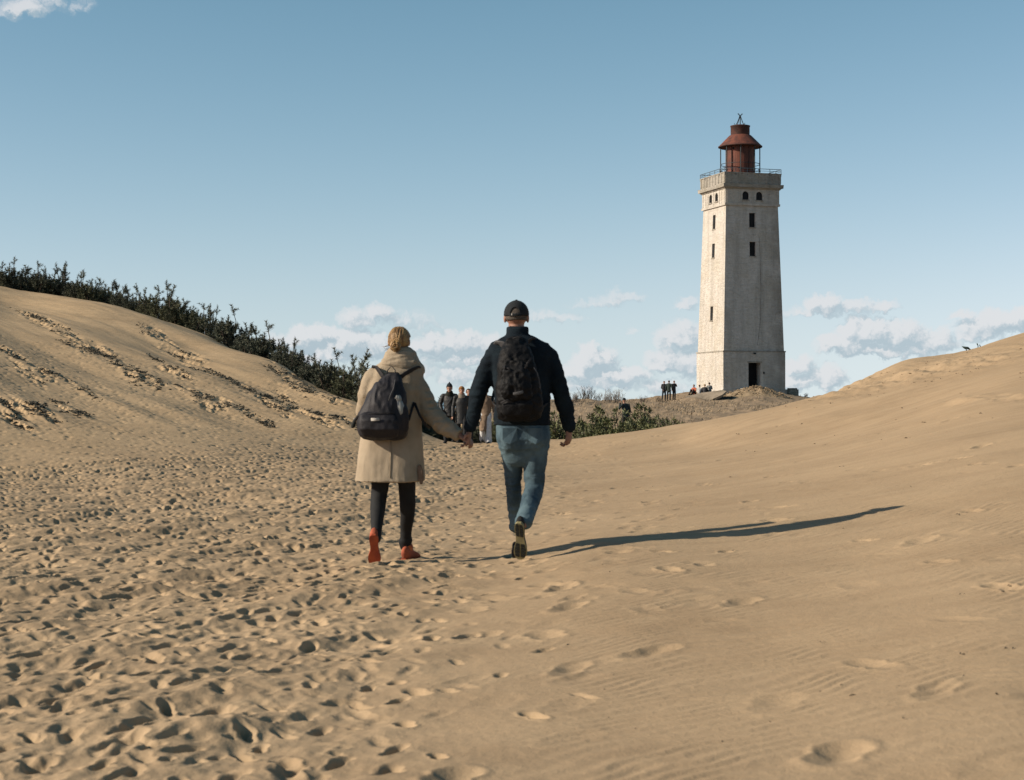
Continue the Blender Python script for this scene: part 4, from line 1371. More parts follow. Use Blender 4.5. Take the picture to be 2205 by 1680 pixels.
def shoe(parent, M, L, m_up, m_sole, m_tread=None, voxel=.007, wide=1.0, sub=True, name='shoe', m_tab=None):
    """M takes shoe space (x sideways, y heel to toe, z up off the sole) to the world"""
    st = np.array(SOLE)
    hw = lambda t: np.interp(t, st[:, 0], st[:, 1]) * wide
    cxo = lambda t: .008 * math.sin((t - .25) * 3.0)
    top = lambda t: np.interp(t, [0, .08, .25, .38, .55, .8, 1], [.075, .105, .112, .095, .070, .054, .034])
    secs = []
    for t in (.04, .1, .2, .3, .4, .5, .62, .74, .86, .95):
        h_ = top(t)
        secs.append((cxo(t), t * L, .012 + h_ / 2, hw(t) * .98, h_ / 2))
    up = [ring_tube(secs, 18, ref=(1, 0, 0))]
    up.append(ring_tube([(0, .085 * 1.0, .07, .030, .038), (0, .08, .115, .033, .042)], 16, flat=True))
    me = fuse(up, voxel, 2, name)
    V = get_v(me)
    A = np.array(M)
    set_v(me, V @ A[:3, :3].T + A[:3, 3])
    if np.linalg.det(A[:3, :3]) < 0: me.flip_normals()
    so = part(name, me, m_up, parent)
    if m_tab is not None:
        tv, tf_ = ring_tube([(0, .070, .088, .032, .040), (0, .068, .104, .031, .038)], 16, flat=True)
        part('heel_collar', mesh_np('heel_collar', tv @ A[:3, :3].T + A[:3, 3], tf_), m_tab, so)
    ts_ = np.linspace(0, 1, 26)
    ring = [(cxo(t) - hw(t) * 1.01, t * L) for t in ts_] + [(cxo(t) + hw(t) * 1.01, t * L) for t in ts_[::-1]]
    k = len(ring)
    Vs = [(x, y, 0) for x, y in ring] + [(x * 1.0, y, .020 + .008 * max(0, 1 - y / L * 2.2)) for x, y in ring]
    Fs = [list(range(k)), list(range(k, 2 * k))[::-1]] + [[i, k + i, k + (i + 1) % k, (i + 1) % k] for i in range(k)]
    sm_ = mesh_np('sole', np.array(Vs) @ A[:3, :3].T + A[:3, 3], Fs, False)
    sole = part('sole', sm_, m_sole, so if sub else parent)
    if m_tread is not None:
        tb = MB()  # rubber pads too small to pick apart
        for a_, b_ in ((.03, .12), (.135, .24), (.255, .36), (.56, .65), (.665, .74), (.755, .83), (.845, .92)):
            for s in (-1, 1):
                xa = lambda t: cxo(t) + s * .0045 * (1 if t > .4 else .7)
                xb = lambda t: cxo(t) + s * hw(t) * .86
                q = [(xa(a_), a_ * L), (xb(a_), a_ * L + .004 * s), (xb(b_), b_ * L + .004 * s), (xa(b_), b_ * L)]
                Vt = [(x, y, .001) for x, y in q] + [(x, y, -.0045) for x, y in q]
                tb.add([tuple(A[:3, :3] @ np.array(v) + A[:3, 3]) for v in Vt], [[0, 1, 2, 3], [7, 6, 5, 4]] + [[i, 4 + i, 4 + (i + 1) % 4, (i + 1) % 4] for i in range(4)])
        part('tread', mesh_np('tread', np.array(tb.v), tb.f, False), m_tread, so if sub else parent)['kind'] = 'stuff'
    return so


def frame(origin, y, z):
    y = Vector(y).normalized(); z = Vector(z); z = (z - y * z.dot(y)).normalized(); x = y.cross(z)
    M = Matrix.Identity(4)
    for i in range(3):
        M[i][0], M[i][1], M[i][2], M[i][3] = x[i], y[i], z[i], origin[i]
    return M


def strap(name, pts, wd, th, m, parent, ref=(0, 1, 0)):
    me_v, me_f = ring_tube([(*p, th, wd) for p in pts], 10, expo=4, ref=ref, round_ends=False)
    return part(name, mesh_np(name, me_v, me_f), m, parent)


SKIN = mat('skin', (.36, .205, .145), (.29, .155, .11), 14.0, .55, spec=.35)
SKIN2 = mat('ruddy_skin', (.34, .18, .125), (.26, .13, .09), 14.0, .55, spec=.35)
NAVY = mat('navy_fleece', (.013, .022, .030), (.009, .014, .020), 9.0, .95, .004, 260.0, .1)
JEANS = mat('blue_denim', (.112, .175, .208), (.042, .074, .100), 4.0, .9, .003, 300.0, .15, stretch=(1.5, 1.5, .7))
COATM = mat('beige_coat', (.385, .317, .23), (.325, .266, .19), 7.0, .9, .003, 220.0, .15)
LEGG = mat('black_leggings', (.018, .020, .022), (.013, .014, .016), 9.0, .8, spec=.2)
ORANGE = mat('orange_shoe_shaded', (.42, .105, .05), (.27, .075, .045), 9.0, .8)  # darker maroon tint paints the shadow on the upper
ORTAB = mat('orange_shoe_lit', (.66, .17, .045), (.55, .13, .04), 20.0, .8)  # brighter copy of the shoe orange, painting the heel collar as lit
ORSOLE = mat('orange_rubber', (.44, .095, .035), (.30, .06, .028), 16.0, .75)
BLOND = mat('blond_hair', (.40, .25, .10), (.16, .09, .035), 26.0, .5, .004, 90.0, .4, stretch=(1, 1, .35))
GREYH = mat('short_grey_hair', (.095, .080, .066), (.055, .046, .038), 60.0, .8, .003, 200)
BAGW = mat('dark_violet_canvas', (.015, .0145, .020), (.010, .0095, .013), 9.0, .62, .002, 160.0, .3)
BAGM = mat('black_nylon', (.010, .0108, .0125), (.0055, .0058, .0065), 10.0, .62, .003, 90.0, .12)
WEB = mat('black_webbing', (.020, .020, .023), (.014, .014, .016), 30.0, .7)
WEBG = mat('grey_webbing', (.085, .085, .088), (.055, .055, .058), 30.0, .7)
LABELM = mat('pale_label', (.50, .48, .44), (.40, .38, .35), 40.0, .7)
CAPM = mat('black_cotton_cap', (.016, .021, .025), (.012, .015, .018), 20.0, .9, .002, 200)
SHOEB = mat('black_mesh_shoe', (.020, .021, .021), (.012, .012, .012), 30.0, .8)
OLIVE = mat('olive_sole', (.30, .26, .13), (.20, .18, .10), 24.0, .7)
TREADB = mat('black_tread', (.024, .027, .024), (.016, .018, .016), 30.0, .75)


def head_parts(c, s, face):
    """skull, jaw, nose, brow, lips and ears; face = unit vector the person looks along (level)"""
    c = np.array(c, float); f = np.array([*face[:2], 0.0]); f /= np.linalg.norm(f)
    sd = np.array([f[1], -f[0], 0]); up = np.array([0, 0, 1.])
    def at(a, b, h): return c + sd * a * s + f * b * s + up * h * s
    def el(a, b, h, rx, ry, rz, n=20):
        V, F = ball((0, 0, 0), (1, 1, 1), n)
        Q = np.outer(V[:, 0] * rx * s, sd) + np.outer(V[:, 1] * ry * s, f) + np.outer(V[:, 2] * rz * s, up)
        return Q + at(a, b, h), F
    out = [el(0, -.008, .022, .076, .096, .095), el(0, .028, -.05, .056, .062, .066)]
    out.append(ring_tube([(*at(0, .095, .012), .009 * s, .010 * s), (*at(0, .108, -.018), .014 * s, .014 * s)], 10))
    out.append(ring_tube([(*at(-.042, .080, .026), .008 * s, .008 * s), (*at(.042, .080, .026), .008 * s, .008 * s)], 8))
    out.append(ring_tube([(*at(-.02, .086, -.052), .006 * s, .006 * s), (*at(.02, .086, -.052), .006 * s, .006 * s)], 8))
    out.append(el(0, .072, -.092, .022, .018, .018, 12))
    for k in (-1, 1):
        out.append(el(k * .080, -.010, -.006, .011, .020, .033, 12))
    return out, at


# ---- the man in jeans -------------------------------------------------
DM = 12.25
gm = ground_z((1112 - CX) / FPX * DM, DM)
man = thing('person', 'man in a black cap, dark fleece and blue jeans seen from behind, mid-stride', 'person', ((1112 - CX) / FPX * DM, DM, gm))


def Q(px, py, dd=0.0):
    return W(px, py, DM + dd)


def S(px, py, dd, rx_px, ry):
    p = Q(px, py, dd)
    return (*p, rx_px / FPX * (DM + dd), ry)


toeM = Q(1117.5, 1207, -.20)
toeM[2] = ground_z(toeM[0], toeM[1]) - .008
heelM = Q(1119, 1127, -.34)
leadA = Q(1111, 1132, .30)
leadG = ground_z(leadA[0], leadA[1])
# skin: one continuous figure under the clothes
bp_ = [ring_tube([S(1113, 735, 0, 22, .06), S(1112, 712, .01, 17, .058), S(1112, 696, .02, 17, .062)], 18, flat=True)]
hp_, atM = head_parts(Q(1112, 684, .03), 1.02, (0, 1))
bp_ += hp_
bp_.append(ring_tube([S(1116, 745, 0, 48, .09), S(1120, 790, 0, 50, .115), S(1123, 850, 0, 46, .10), S(1125, 905, 0, 48, .11), S(1126, 950, 0, 50, .12)], 24, flat=True))
armL = [(1064, 766, 0), (1043, 806, .0), (1030, 850, .02), (1020, 893, .05), (1012, 922, .07)]
armR = [(1181, 768, 0), (1197, 812, -.01), (1210, 852, .0), (1220, 888, .03), (1226, 920, .06)]
for arm in (armL, armR):
    bp_.append(ring_tube([(*Q(*a), r, r) for a, r in zip(arm, (.055, .046, .042, .036, .029))], 14))
bp_ += hand(Q(1010.5, 925, .07), (-.05, .02, -1), (-1, .15, -.1), 1.0, .75, -1)
bp_ += hand(Q(1225, 919, .06), (-.02, .10, -1), (-.9, .45, 0), 1.12, .72, 1)
legR = [(1152, 940, .0), (1152, 1000, .02), (1149, 1046, .04), (1143, 1078, -.04), (1133, 1106, -.15), (1126, 1130, -.25)]
legL = [(1100, 940, .0), (1103, 1000, .09), (1106, 1052, .17), (1109, 1100, .24), (1112, 1140, .29)]
bp_.append(ring_tube([(*Q(*a), r, r) for a, r in zip(legR, (.070, .060, .050, .044, .036, .030))], 14))
bp_.append(ring_tube([(*Q(*a), r, r) for a, r in zip(legL, (.070, .052, .042, .038, .032))], 14))
part('body', fuse(bp_, .0050, 2, 'body'), SKIN2, man)
# jeans
jp = [ring_tube([S(1125, 900, 0, 56, .118), S(1126, 922, -.005, 58.5, .132), S(1127, 945, -.012, 59.0, .138), S(1127, 965, -.005, 54, .118), S(1127, 985, .01, 44, .085)], 28, flat=True, expo=2.3),
      ring_tube([S(1099, 940, -.012, 31.5, .125), S(1102, 975, .04, 24.5, .100), S(1105.5, 1015, .11, 20.0, .082), S(1106, 1055, .17, 16.5, .068), S(1109, 1095, .24, 16.0, .061), S(1112, 1136, .29, 15.0, .058)], 20, flat=True),
      ring_tube([S(1154, 940, -.012, 32, .128), S(1152.5, 975, .01, 28.5, .108), S(1151, 1015, .03, 24.0, .086)], 20, flat=True),
      ring_tube([(*Q(1151, 1010, .03), .080, .086), (*Q(1150, 1046, .035), .070, .072), (*Q(1143.5, 1078, -.045), .065, .065), (*Q(1134.5, 1104, -.14), .062, .060), (*Q(1128, 1124, -.21), .060, .058)], 20, ref=(1, 0, 0)),
      ball(Q(1100, 944, -.075), (.078, .075, .095)), ball(Q(1153, 944, -.075), (.080, .075, .095))]
jm = fuse(jp, .0075, 6, 'jeans')
def jw(V):
    z = V[:, 2]
    kn = np.exp(-((z - Q(0, 1050)[2]) / .12) ** 2) + .8 * np.exp(-((z - Q(0, 968)[2]) / .06) ** 2) + 1.1 * sstep(z, Q(0, 1085)[2], Q(0, 1125)[2])
    return .35 + kn
crumple(jm, .010, (10, 7, 17), 4, 3, jw)
crumple(jm, .0045, (14, 12, 27), 14, 2, jw, True)
jeans = part('jeans', jm, JEANS, man)
SEAM = mat('denim_seam', (.05, .08, .10), (.035, .055, .075), 30.0, .9)
for px in (1098, 1153):                                    # back pockets
    pk = []
    for (qx, qy) in ((-17, 922), (17, 922), (17.5, 948), (0, 957), (-17.5, 948)):
        pk.append(Q(px + qx * .92, qy, -.150 - .010 * (1 - (qx / 18) ** 2)))
    pk = np.array(pk)
    V = np.vstack([pk, pk + (0, .05, 0)])
    F = [[0, 1, 2, 3, 4], [9, 8, 7, 6, 5]] + [[i, 5 + i, 5 + (i + 1) % 5, (i + 1) % 5] for i in range(5)]
    part('back_pocket', mesh_np('back_pocket', V, F, False), JEANS, jeans)
# fleece
jk = [ring_tube([S(1114, 722, .0, 25, .072), S(1116, 731, 0, 44, .088), S(1119, 739, 0, 61, .105), S(1121, 750, 0, 70, .118), S(1122, 766, 0, 72, .130), S(1122, 800, 0, 66, .142), S(1124, 850, 0, 61, .140), S(1124, 890, 0, 60, .142), S(1124.5, 916, 0, 61, .148)], 30, flat=True, expo=2.3, round_ends=False),
      ring_tube([S(1113, 733, .0, 28, .080), S(1113.5, 718, .0, 24.0, .072), S(1114, 705, .01, 22.5, .070)], 22, flat=True, round_ends=False)]
for arm, rr in ((armL, (.070, .065, .061, .055, .045)), (armR, (.070, .066, .062, .056, .045))):
    jk.append(ring_tube([(*Q(*a), r, r * 1.03) for a, r in zip(arm, rr)], 18, round_ends=True))
km = fuse(jk, .0085, 6, 'fleece_jacket')
crumple(km, .011, (7, 7, 10), 8, 3)
crumple(km, .005, (11, 9, 19), 9, 2, lambda V: sstep(np.abs(V[:, 0] - Q(1122, 0)[0]), .12, .24) + .6 * sstep(V[:, 2], Q(0, 870)[2], Q(0, 905)[2]), True)
jacket = part('fleece_jacket', km, NAVY, man)
# hair, cap
hcM = Q(1112, 684, .022)
part('hair', mesh_np('hair', *shell(hcM + (0, -.004, .012), (.0800, .0985, .0985), lambda p: R(110) if -2.9 < ((p + math.pi) % (2 * math.pi)) - math.pi < -.25 else R(84), .01)), GREYH, man)
def cap_edge(p):
    q = ((p + math.pi) % (2 * math.pi)) - math.pi
    d = abs(q + math.pi / 2 + .12)
    return R(98) - (R(36) * math.sqrt(max(0, 1 - (d / .44) ** 2)) if d < .44 else 0)
cap = part('cap', mesh_np('cap', *shell(hcM + (0, 0, .024), (.0905, .108, .100), cap_edge, .006, 96, 26)), CAPM, man)
sv_ = [hcM + (0, 0, .024) + np.array([.0915 * math.cos(a), .109 * math.sin(a), -.008]) for a in np.linspace(-math.pi / 2 - .12 - .52, -math.pi / 2 - .12 + .52, 12)]
strap('cap_strap', sv_, .009, .0022, CAPM, cap, ref=(0, 1, 0))
part('buckle', mesh_np('buckle', *ball(sv_[3] + (0, -.004, 0), (.0045, .003, .009), 8)), LABELM, cap)
part('cap_button', mesh_np('cap_button', *ball(hcM + (0, 0, .124), (.010, .010, .006), 10)), CAPM, cap)
vz = MB(); nv = 14
vv = [hcM + np.array([.088 * math.cos(a), .10 * math.sin(a), .016]) for a in np.linspace(.25, math.pi - .25, nv)] + [hcM + np.array([.082 * math.cos(a), .10 + .085 * math.sin(a) ** .8, .002]) for a in np.linspace(.12, math.pi - .12, nv)]
vz.add(vv + [v + (0, 0, .005) for v in vv], [[i, i + 1, nv + i + 1, nv + i] for i in range(nv - 1)] + [[2 * nv + i, 3 * nv + i, 3 * nv + i + 1, 2 * nv + i + 1] for i in range(nv - 1)] + [[nv + i, nv + i + 1, 3 * nv + i + 1, 3 * nv + i] for i in range(nv - 1)])
part('visor', mesh_np('visor', np.array(vz.v), vz.f), CAPM, cap)
gz_ = MB().bar(atM(-.079, .0, .022), atM(-.074, .085, .026), .0022, 5).bar(atM(.079, .0, .022), atM(.074, .085, .026), .0022, 5)
part('spectacle_arm', mesh_np('spectacle_arm', np.array(gz_.v), gz_.f), TREADB, man)
# shoes
shoe(man, frame(heelM, toeM - heelM, Vector((.10, 1, -.12))), .285, SHOEB, OLIVE, TREADB)
shoe(man, frame((leadA[0] - .0, leadA[1] - .07, leadG - .006), (.04, 1, -.02), (0, 0, 1)), .285, SHOEB, OLIVE)


# ---- the man's backpack -------------------------------------------------
mb_root = thing('backpack', 'black technical backpack with reflective patch on the man in the cap', 'backpack', tuple(Q(1117, 820, -.25)))
BD = -.225
bk = [ring_tube([S(1112, 727, BD + .05, 12, .03), S(1112, 731, BD + .045, 20, .05), S(1112, 738, BD + .035, 25, .066), S(1112, 752, BD + .02, 32, .085), S(1113, 785, BD, 40, .10), S(1115, 825, BD, 47, .115), S(1117, 862, BD, 50, .12), S(1118, 886, BD + .01, 49.5, .117), S(1118, 897, BD + .015, 46, .105), S(1118, 904, BD + .02, 38, .085), S(1118, 907, BD + .02, 26, .06)], 32, flat=True, expo=3.0, round_ends=False)]
bm_ = fuse(bk, .008, 3, 'main_bag')
crumple(bm_, .016, (10, 10, 13), 31, 3)
crumple(bm_, .009, (14, 14, 18), 33, 3, None, True)
mbag = part('main_bag', bm_, BAGM, mb_root)
fp = [ring_tube([S(1109, 782, BD - .10, 24, .02), S(1110, 800, BD - .115, 29, .035), S(1112, 835, BD - .125, 34, .045), S(1113, 852, BD - .12, 33, .04)], 24, flat=True, expo=3.0)]
fm_ = fuse(fp, .006, 3, 'front_pocket'); crumple(fm_, .012, (16, 16, 14), 35, 3); crumple(fm_, .010, (18, 18, 18), 36, 2, None, True)
part('front_pocket', fm_, BAGM, mb_root)
lp = [ring_tube([S(1114, 858, BD - .095, 30, .03), S(1114, 872, BD - .105, 34, .038), S(1114, 891, BD - .095, 32, .03)], 24, flat=True, expo=3.0)]
lm_ = fuse(lp, .006, 3, 'lower_pocket'); crumple(lm_, .010, (15, 15, 15), 37, 3)
part('lower_pocket', lm_, BAGM, mb_root)
def arc_mesh(pts, r): 
    V, F = ring_tube([(*p, r, r) for p in pts], 8)
    return V, F
part('piping', mesh_np('piping', *arc_mesh([Q(1150, 793, BD - .10), Q(1157, 803, BD - .105), Q(1161, 818, BD - .105), Q(1163, 836, BD - .10)], .0042)), WEBG, mb_root)
part('reflective_patch', mesh_np('reflective_patch', *ring_tube([(*Q(1106, 848.5, BD - .172), .0045, .010), (*Q(1116, 847, BD - .176), .0045, .012), (*Q(1126, 844, BD - .172), .0045, .010)], 10, expo=4, ref=(0, 1, 0))), WEBG, mb_root)
for pts in ([(1082, 788), (1096, 794), (1104, 812)], [(1079, 836), (1094, 832), (1106, 836)], [(1146, 770), (1136, 782), (1128, 800)], [(1078, 868), (1092, 862), (1106, 868)], [(1128, 812), (1130, 830), (1127, 846)]):
    strap('compression_strap', [Q(x, y, BD - .128 - .02 * math.sin(math.pi * i / 2)) for i, (x, y) in enumerate(pts)], .007, .003, WEB, mb_root)
for (x, y) in ((1084, 790), (1083, 850), (1096, 833), (1133, 787), (1129, 828)):
    V = MB().box(-.010, .010, -.006, .006, -.008, .008).v
    o_ = MB().box(-.010, .010, -.006, .006, -.008, .008)
    part('buckle', mesh_np('buckle', np.array(o_.v) + Q(x, y, BD - .142), o_.f, False), WEBG if x < 1090 else WEB, mb_root)
strap('haul_loop', [Q(1104, 737, BD + .02), Q(1106, 729, BD + .01), Q(1115, 726, BD + .01), Q(1123, 730, BD + .01), Q(1124, 738, BD + .02)], .006, .0035, WEB, mb_root)
for sgn, pts in ((-1, [(1094, 752, -.165), (1082, 742, -.155), (1073, 738, -.12), (1070, 742, -.04), (1070, 756, .06), (1072, 790, .16)]), (1, [(1124, 750, -.165), (1136, 738, -.15), (1145, 730, -.10), (1151, 732, -.03), (1156, 750, .06), (1158, 790, .16)])):
    strap('shoulder_strap', [Q(*p) for p in pts], .027 if sgn < 0 else .020, .008, WEBG if sgn < 0 else WEB, mb_root, ref=(0, 1, .6))
for sgn, pts in ((-1, [(1074, 880, BD), (1063, 870, -.08), (1060, 860, .05), (1066, 835, .15)]), (1, [(1164, 880, BD), (1180, 868, -.08), (1184, 858, .05), (1178, 835, .15)])):
    strap('side_strap', [Q(*p) for p in pts], .010, .003, WEB, mb_root, ref=(0, 1, .3))


# ---- the woman in the coat ---------------------------------------------
DW = 12.45
gw = ground_z((845 - CX) / FPX * DW, DW)
woman = thing('person', 'woman with a blond bun, long beige coat, black leggings and orange shoes', 'person', ((845 - CX) / FPX * DW, DW, gw))
DM_keep = DM
DM = DW
toeW = Q(803, 1220, -.16); toeW[2] = ground_z(toeW[0], toeW[1]) - .008
heelW = Q(806, 1153, -.27)
leadW = Q(876, 1172, .30)
leadGW = ground_z(leadW[0], leadW[1])
wb = [ring_tube([S(861, 780, 0, 20, .055), S(860, 765, .01, 14.5, .050), S(860, 752, .015, 14.5, .052)], 18, flat=True)]
hpw, atW = head_parts(Q(860, 736, .02), .94, (.25, 1))
wb += hpw
wb.append(ring_tube([S(858, 795, 0, 38, .08), S(852, 840, 0, 44, .10), S(846, 900, 0, 40, .10), S(843, 960, 0, 46, .12), S(843, 1000, 0, 46, .12)], 24, flat=True))
wAL = [(806, 808, 0), (790, 850, .02), (784, 890, .10), (790, 925, .20)]
wAR = [(893, 816, 0), (910, 850, -.01), (925, 886, -.03), (953, 916, -.08), (990, 938, -.13)]
wb.append(ring_tube([(*Q(*a), r, r) for a, r in zip(wAL, (.045, .040, .036, .028))], 14))
wb.append(ring_tube([(*Q(*a), r, r) for a, r in zip(wAR, (.045, .040, .036, .030, .025))], 14))
wb += hand(Q(991, 938, -.13), (.86, -.02, -.52), (.3, .35, -.9), .92, .85, 1)
wb += hand(Q(790, 926, .20), (.3, .3, -.9), (.9, .2, .1), .9, .5, -1)
wLL = [(824, 1000, 0), (817, 1060, .04), (814, 1090, .0), (812, 1120, -.09), (809, 1150, -.19)]
wLR = [(872, 1000, 0), (877, 1060, .08), (878, 1095, .14), (874, 1135, .23), (871, 1168, .29)]
wb.append(ring_tube([(*Q(*a), r, r) for a, r in zip(wLL, (.060, .042, .040, .034, .024))], 14))
wb.append(ring_tube([(*Q(*a), r, r) for a, r in zip(wLR, (.060, .042, .040, .034, .026))], 14))
part('body', fuse(wb, .0055, 2, 'body'), SKIN, woman)
lg = [ring_tube([S(825, 1000, 0, 24, .085), S(819, 1045, .03, 19.5, .066), S(816, 1068, .04, 18, .060)], 18, flat=True),
      ring_tube([(*Q(816.5, 1062, .035), .060, .062), (*Q(814, 1088, .0), .057, .060), (*Q(812.5, 1115, -.075), .050, .052), (*Q(811, 1142, -.15), .040, .041), (*Q(809, 1160, -.195), .038, .040)], 18, ref=(1, 0, 0)),
      ring_tube([S(871, 1000, 0, 24, .085), S(876, 1045, .06, 18.5, .066), S(878, 1085, .12, 17.5, .060), S(877, 1115, .18, 15.5, .053), S(874.5, 1145, .25, 12.5, .044), S(872.5, 1176, .295, 12.0, .043)], 18, flat=True),
      ring_tube([S(873.5, 1163, .28, 15.0, .050), S(873, 1168, .285, 14.5, .049)], 18, flat=True),
      ring_tube([S(846, 985, 0, 46, .12), S(846, 1010, 0, 46, .12)], 24, flat=True)]
lgm = fuse(lg, .0065, 3, 'leggings'); crumple(lgm, .003, (10, 10, 17), 44, 2)
part('leggings', lgm, LEGG, woman)
# coat
ct = [ring_tube([S(861, 778, 0, 30, .085), S(858, 790, 0, 48, .10), S(855, 803, 0, 55, .115), S(850, 830, 0, 56, .135), S(847, 870, 0, 58, .14), S(844, 920, 0, 64, .150), S(842, 965, 0, 69, .186), S(840.5, 1005, 0, 73, .219), S(839.5, 1036, 0, 75, .244)], 36, flat=True, expo=2.7, round_ends=False),
      ring_tube([S(815, 803, 0, 16, .06), S(835, 788, 0, 16, .06), S(861, 778, 0, 16, .06), S(885, 786, 0, 16, .06), S(900, 800, 0, 15, .06)], 16, ref=(0, 1, 0)),
      ring_tube([(*Q(*a), r, r * 1.02) for a, r in zip(wAL, (.070, .066, .064, .055))], 18, round_ends=False), ball(Q(808, 812, 0), (.072, .08, .075)),
      ring_tube([(*Q(*a), r, r * 1.02) for a, r in zip(wAR, (.066, .070, .074, .066, .049))], 20, round_ends=False), ball(Q(891, 816, 0), (.068, .082, .072))]
cm = fuse(ct, .0085, 4, 'coat')
low = lambda V: .35 + .9 * sstep(V[:, 2], Q(0, 930)[2], Q(0, 1030)[2])
crumple(cm, .011, (13, 13, 3.0), 51, 3, low)
crumple(cm, .010, (9, 9, 14), 53, 3, lambda V: sstep(V[:, 2], Q(0, 960)[2], Q(0, 900)[2]))
crumple(cm, .010, (13, 9, 20), 54, 2, lambda V: sstep(V[:, 0], Q(905, 0)[0], Q(925, 0)[0]), True)
coat = part('coat', cm, COATM, woman)
# thrown-back collar in two soft rolls
cl = [ring_tube([S(862, 788, -.01, 44, .105), S(862, 779, -.012, 43, .108), S(862, 772, -.01, 38, .098)], 30, flat=True),
      ring_tube([S(861, 776, .0, 36, .092), S(860, 766, .0, 32, .085), S(860, 760, .0, 28, .078)], 30, flat=True)]
clm = fuse(cl, .007, 3, 'collar'); crumple(clm, .009, (12, 12, 16), 57, 3); crumple(clm, .007, (9, 9, 30), 58, 2, None, True)
part('collar', clm, COATM, coat)
# the flap beside the side vent
fl = [ring_tube([S(904, 1003, -.155, 4, .010), S(906, 1015, -.165, 6.5, .011), S(907, 1030, -.175, 6.5, .010), S(907, 1042, -.178, 3.5, .007)], 14, flat=True)]
part('vent_flap', fuse(fl, .005, 2, 'vent_flap'), mat('coat_lining', (.20, .13, .085), (.15, .10, .065), 9), coat)
strap('back_seam', [Q(842, 950, -.175), Q(841, 990, -.208), Q(840, 1030, -.240)], .0025, .003, COATM, coat, ref=(0, 1, 0))
# hair: swept to a low twisted bun on the left
hcW = Q(860, 734, .012)
def swirl(t, p):
    return .016 * np.sin(9 * (p + 1.5) + 4.5 * t) * np.sin(np.clip(t, 0, 2.2)) ** 2 * .6 + .005 * np.sin(31 * p + 9 * t)
hm = mesh_np('hair', *shell(hcW + (0, -.004, .010), (.084, .100, .094), lambda p: R(124) if -2.95 < ((p + math.pi) % (2 * math.pi)) - math.pi < -.35 else R(80), .012, 120, 40, wob=swirl))
hair = part('hair', hm, BLOND, woman)
bun_c = hcW + np.array([-.022, -.088, -.042])
for i in range(7):
    a0 = i * .9; pts = []
    for k in range(9):
        a = a0 + k * .62; rr = .034 - .0022 * k
        pts.append(bun_c + np.array([rr * math.cos(a) * .95, -.012 - .002 * k - .004 * (i % 3), rr * math.sin(a)]))
    part('hair_twist', mesh_np('hair_twist', *ring_tube([(*q, .0105 - .0006 * k, .0095 - .0005 * k) for k, q in enumerate(pts)], 10)), BLOND, hair)
gh = random.Random(5)
for i in range(80):                                            # locks drawn from the crown to the bun
    th = gh.uniform(.35, 1.75); ph = gh.uniform(-2.9, -.3)
    pts = []
    for k in range(7):
        u = k / 6
        t = th + (1.95 - th) * u; p = ph + (-1.80 - ph) * u ** 1.5
        q = hcW + (0, -.004, .010) + np.array([.0855 * math.sin(t) * math.cos(p), .1015 * math.sin(t) * math.sin(p), .0955 * math.cos(t)])
        q = q * (1 - .35 * u ** 3) + (bun_c + np.array([.012 * math.cos(i), -.01, .012 * math.sin(i)])) * .35 * u ** 3
        pts.append(q)
    part('lock', mesh_np('lock', *ring_tube([(*q, (.0030 - .0002 * k), .0026) for k, q in enumerate(pts)], 6)), BLOND, hair)
for i in range(4):                                             # stray wisps lifted by the wind
    b = hcW + np.array([-.072 - .003 * (i % 2), -.045 + .012 * i, -.028 - .011 * i])
    part('wisp', mesh_np('wisp', *ring_tube([(*b, .0022, .0022), (*(b + (-.02 - .004 * (i % 3), -.01, -.012 + .007 * (i % 2))), .0016, .0016), (*(b + (-.036 - .006 * (i * 2 % 3), -.012, .010 * (i % 3) - .016)), .0007, .0007)], 5)), BLOND, hair)
# shoes
shoe(woman, frame(heelW, toeW - heelW, Vector((-.06, 1, -.10))), .245, ORANGE, ORSOLE, wide=.98, m_tab=ORTAB)
shoe(woman, frame((leadW[0] - .012, leadW[1] - .075, leadGW - .004), (.32, 1, -.02), (0, 0, 1)), .245, ORANGE, ORSOLE, wide=.98, m_tab=ORTAB)

# ---- the woman's backpack
wr_ = thing('backpack', 'soft dark violet backpack with small pale label on the woman in the coat', 'backpack', tuple(Q(826, 880, -.25)))
WD = -.235
wk = [ring_tube([S(845, 803, WD + .055, 8, .02), S(845, 806, WD + .05, 14, .036), S(843, 813, WD + .045, 20, .05), S(837, 824, WD + .03, 28, .07), S(832, 848, WD + .01, 38, .095), S(828, 872, WD, 45, .115), S(825, 890, WD, 53, .125), S(825, 910, WD, 55.5, .13), S(825.5, 926, WD, 55, .127), S(826.5, 937, WD + .005, 52, .116), S(828, 944, WD + .01, 45, .098), S(829, 948, WD + .01, 32, .07)], 36, flat=True, expo=2.7, round_ends=False)]
wm_ = fuse(wk, .008, 3, 'main_bag')
crumple(wm_, .014, (9, 9, 5), 61, 3)
crumple(wm_, .014, (15, 12, 5), 63, 2, lambda V: sstep(V[:, 2], Q(0, 905)[2], Q(0, 860)[2]), True)
part('main_bag', wm_, BAGW, wr_)
fpw = [ring_tube([S(814, 893, WD - .105, 38, .03), S(815, 905, WD - .12, 42, .045), S(816, 925, WD - .12, 42, .048), S(818, 938, WD - .10, 38, .035)], 28, flat=True, expo=3.0)]
fw = fuse(fpw, .006, 3, 'front_pocket'); crumple(fw, .012, (10, 10, 9), 65, 3)
part('front_pocket', fw, BAGW, wr_)
part('pocket_zip', mesh_np('pocket_zip', *arc_mesh([Q(778, 894, WD - .10), Q(795, 891, WD - .128), Q(815, 890, WD - .14), Q(835, 889, WD - .135), Q(850, 890, WD - .12)], .0035)), WEB, wr_)
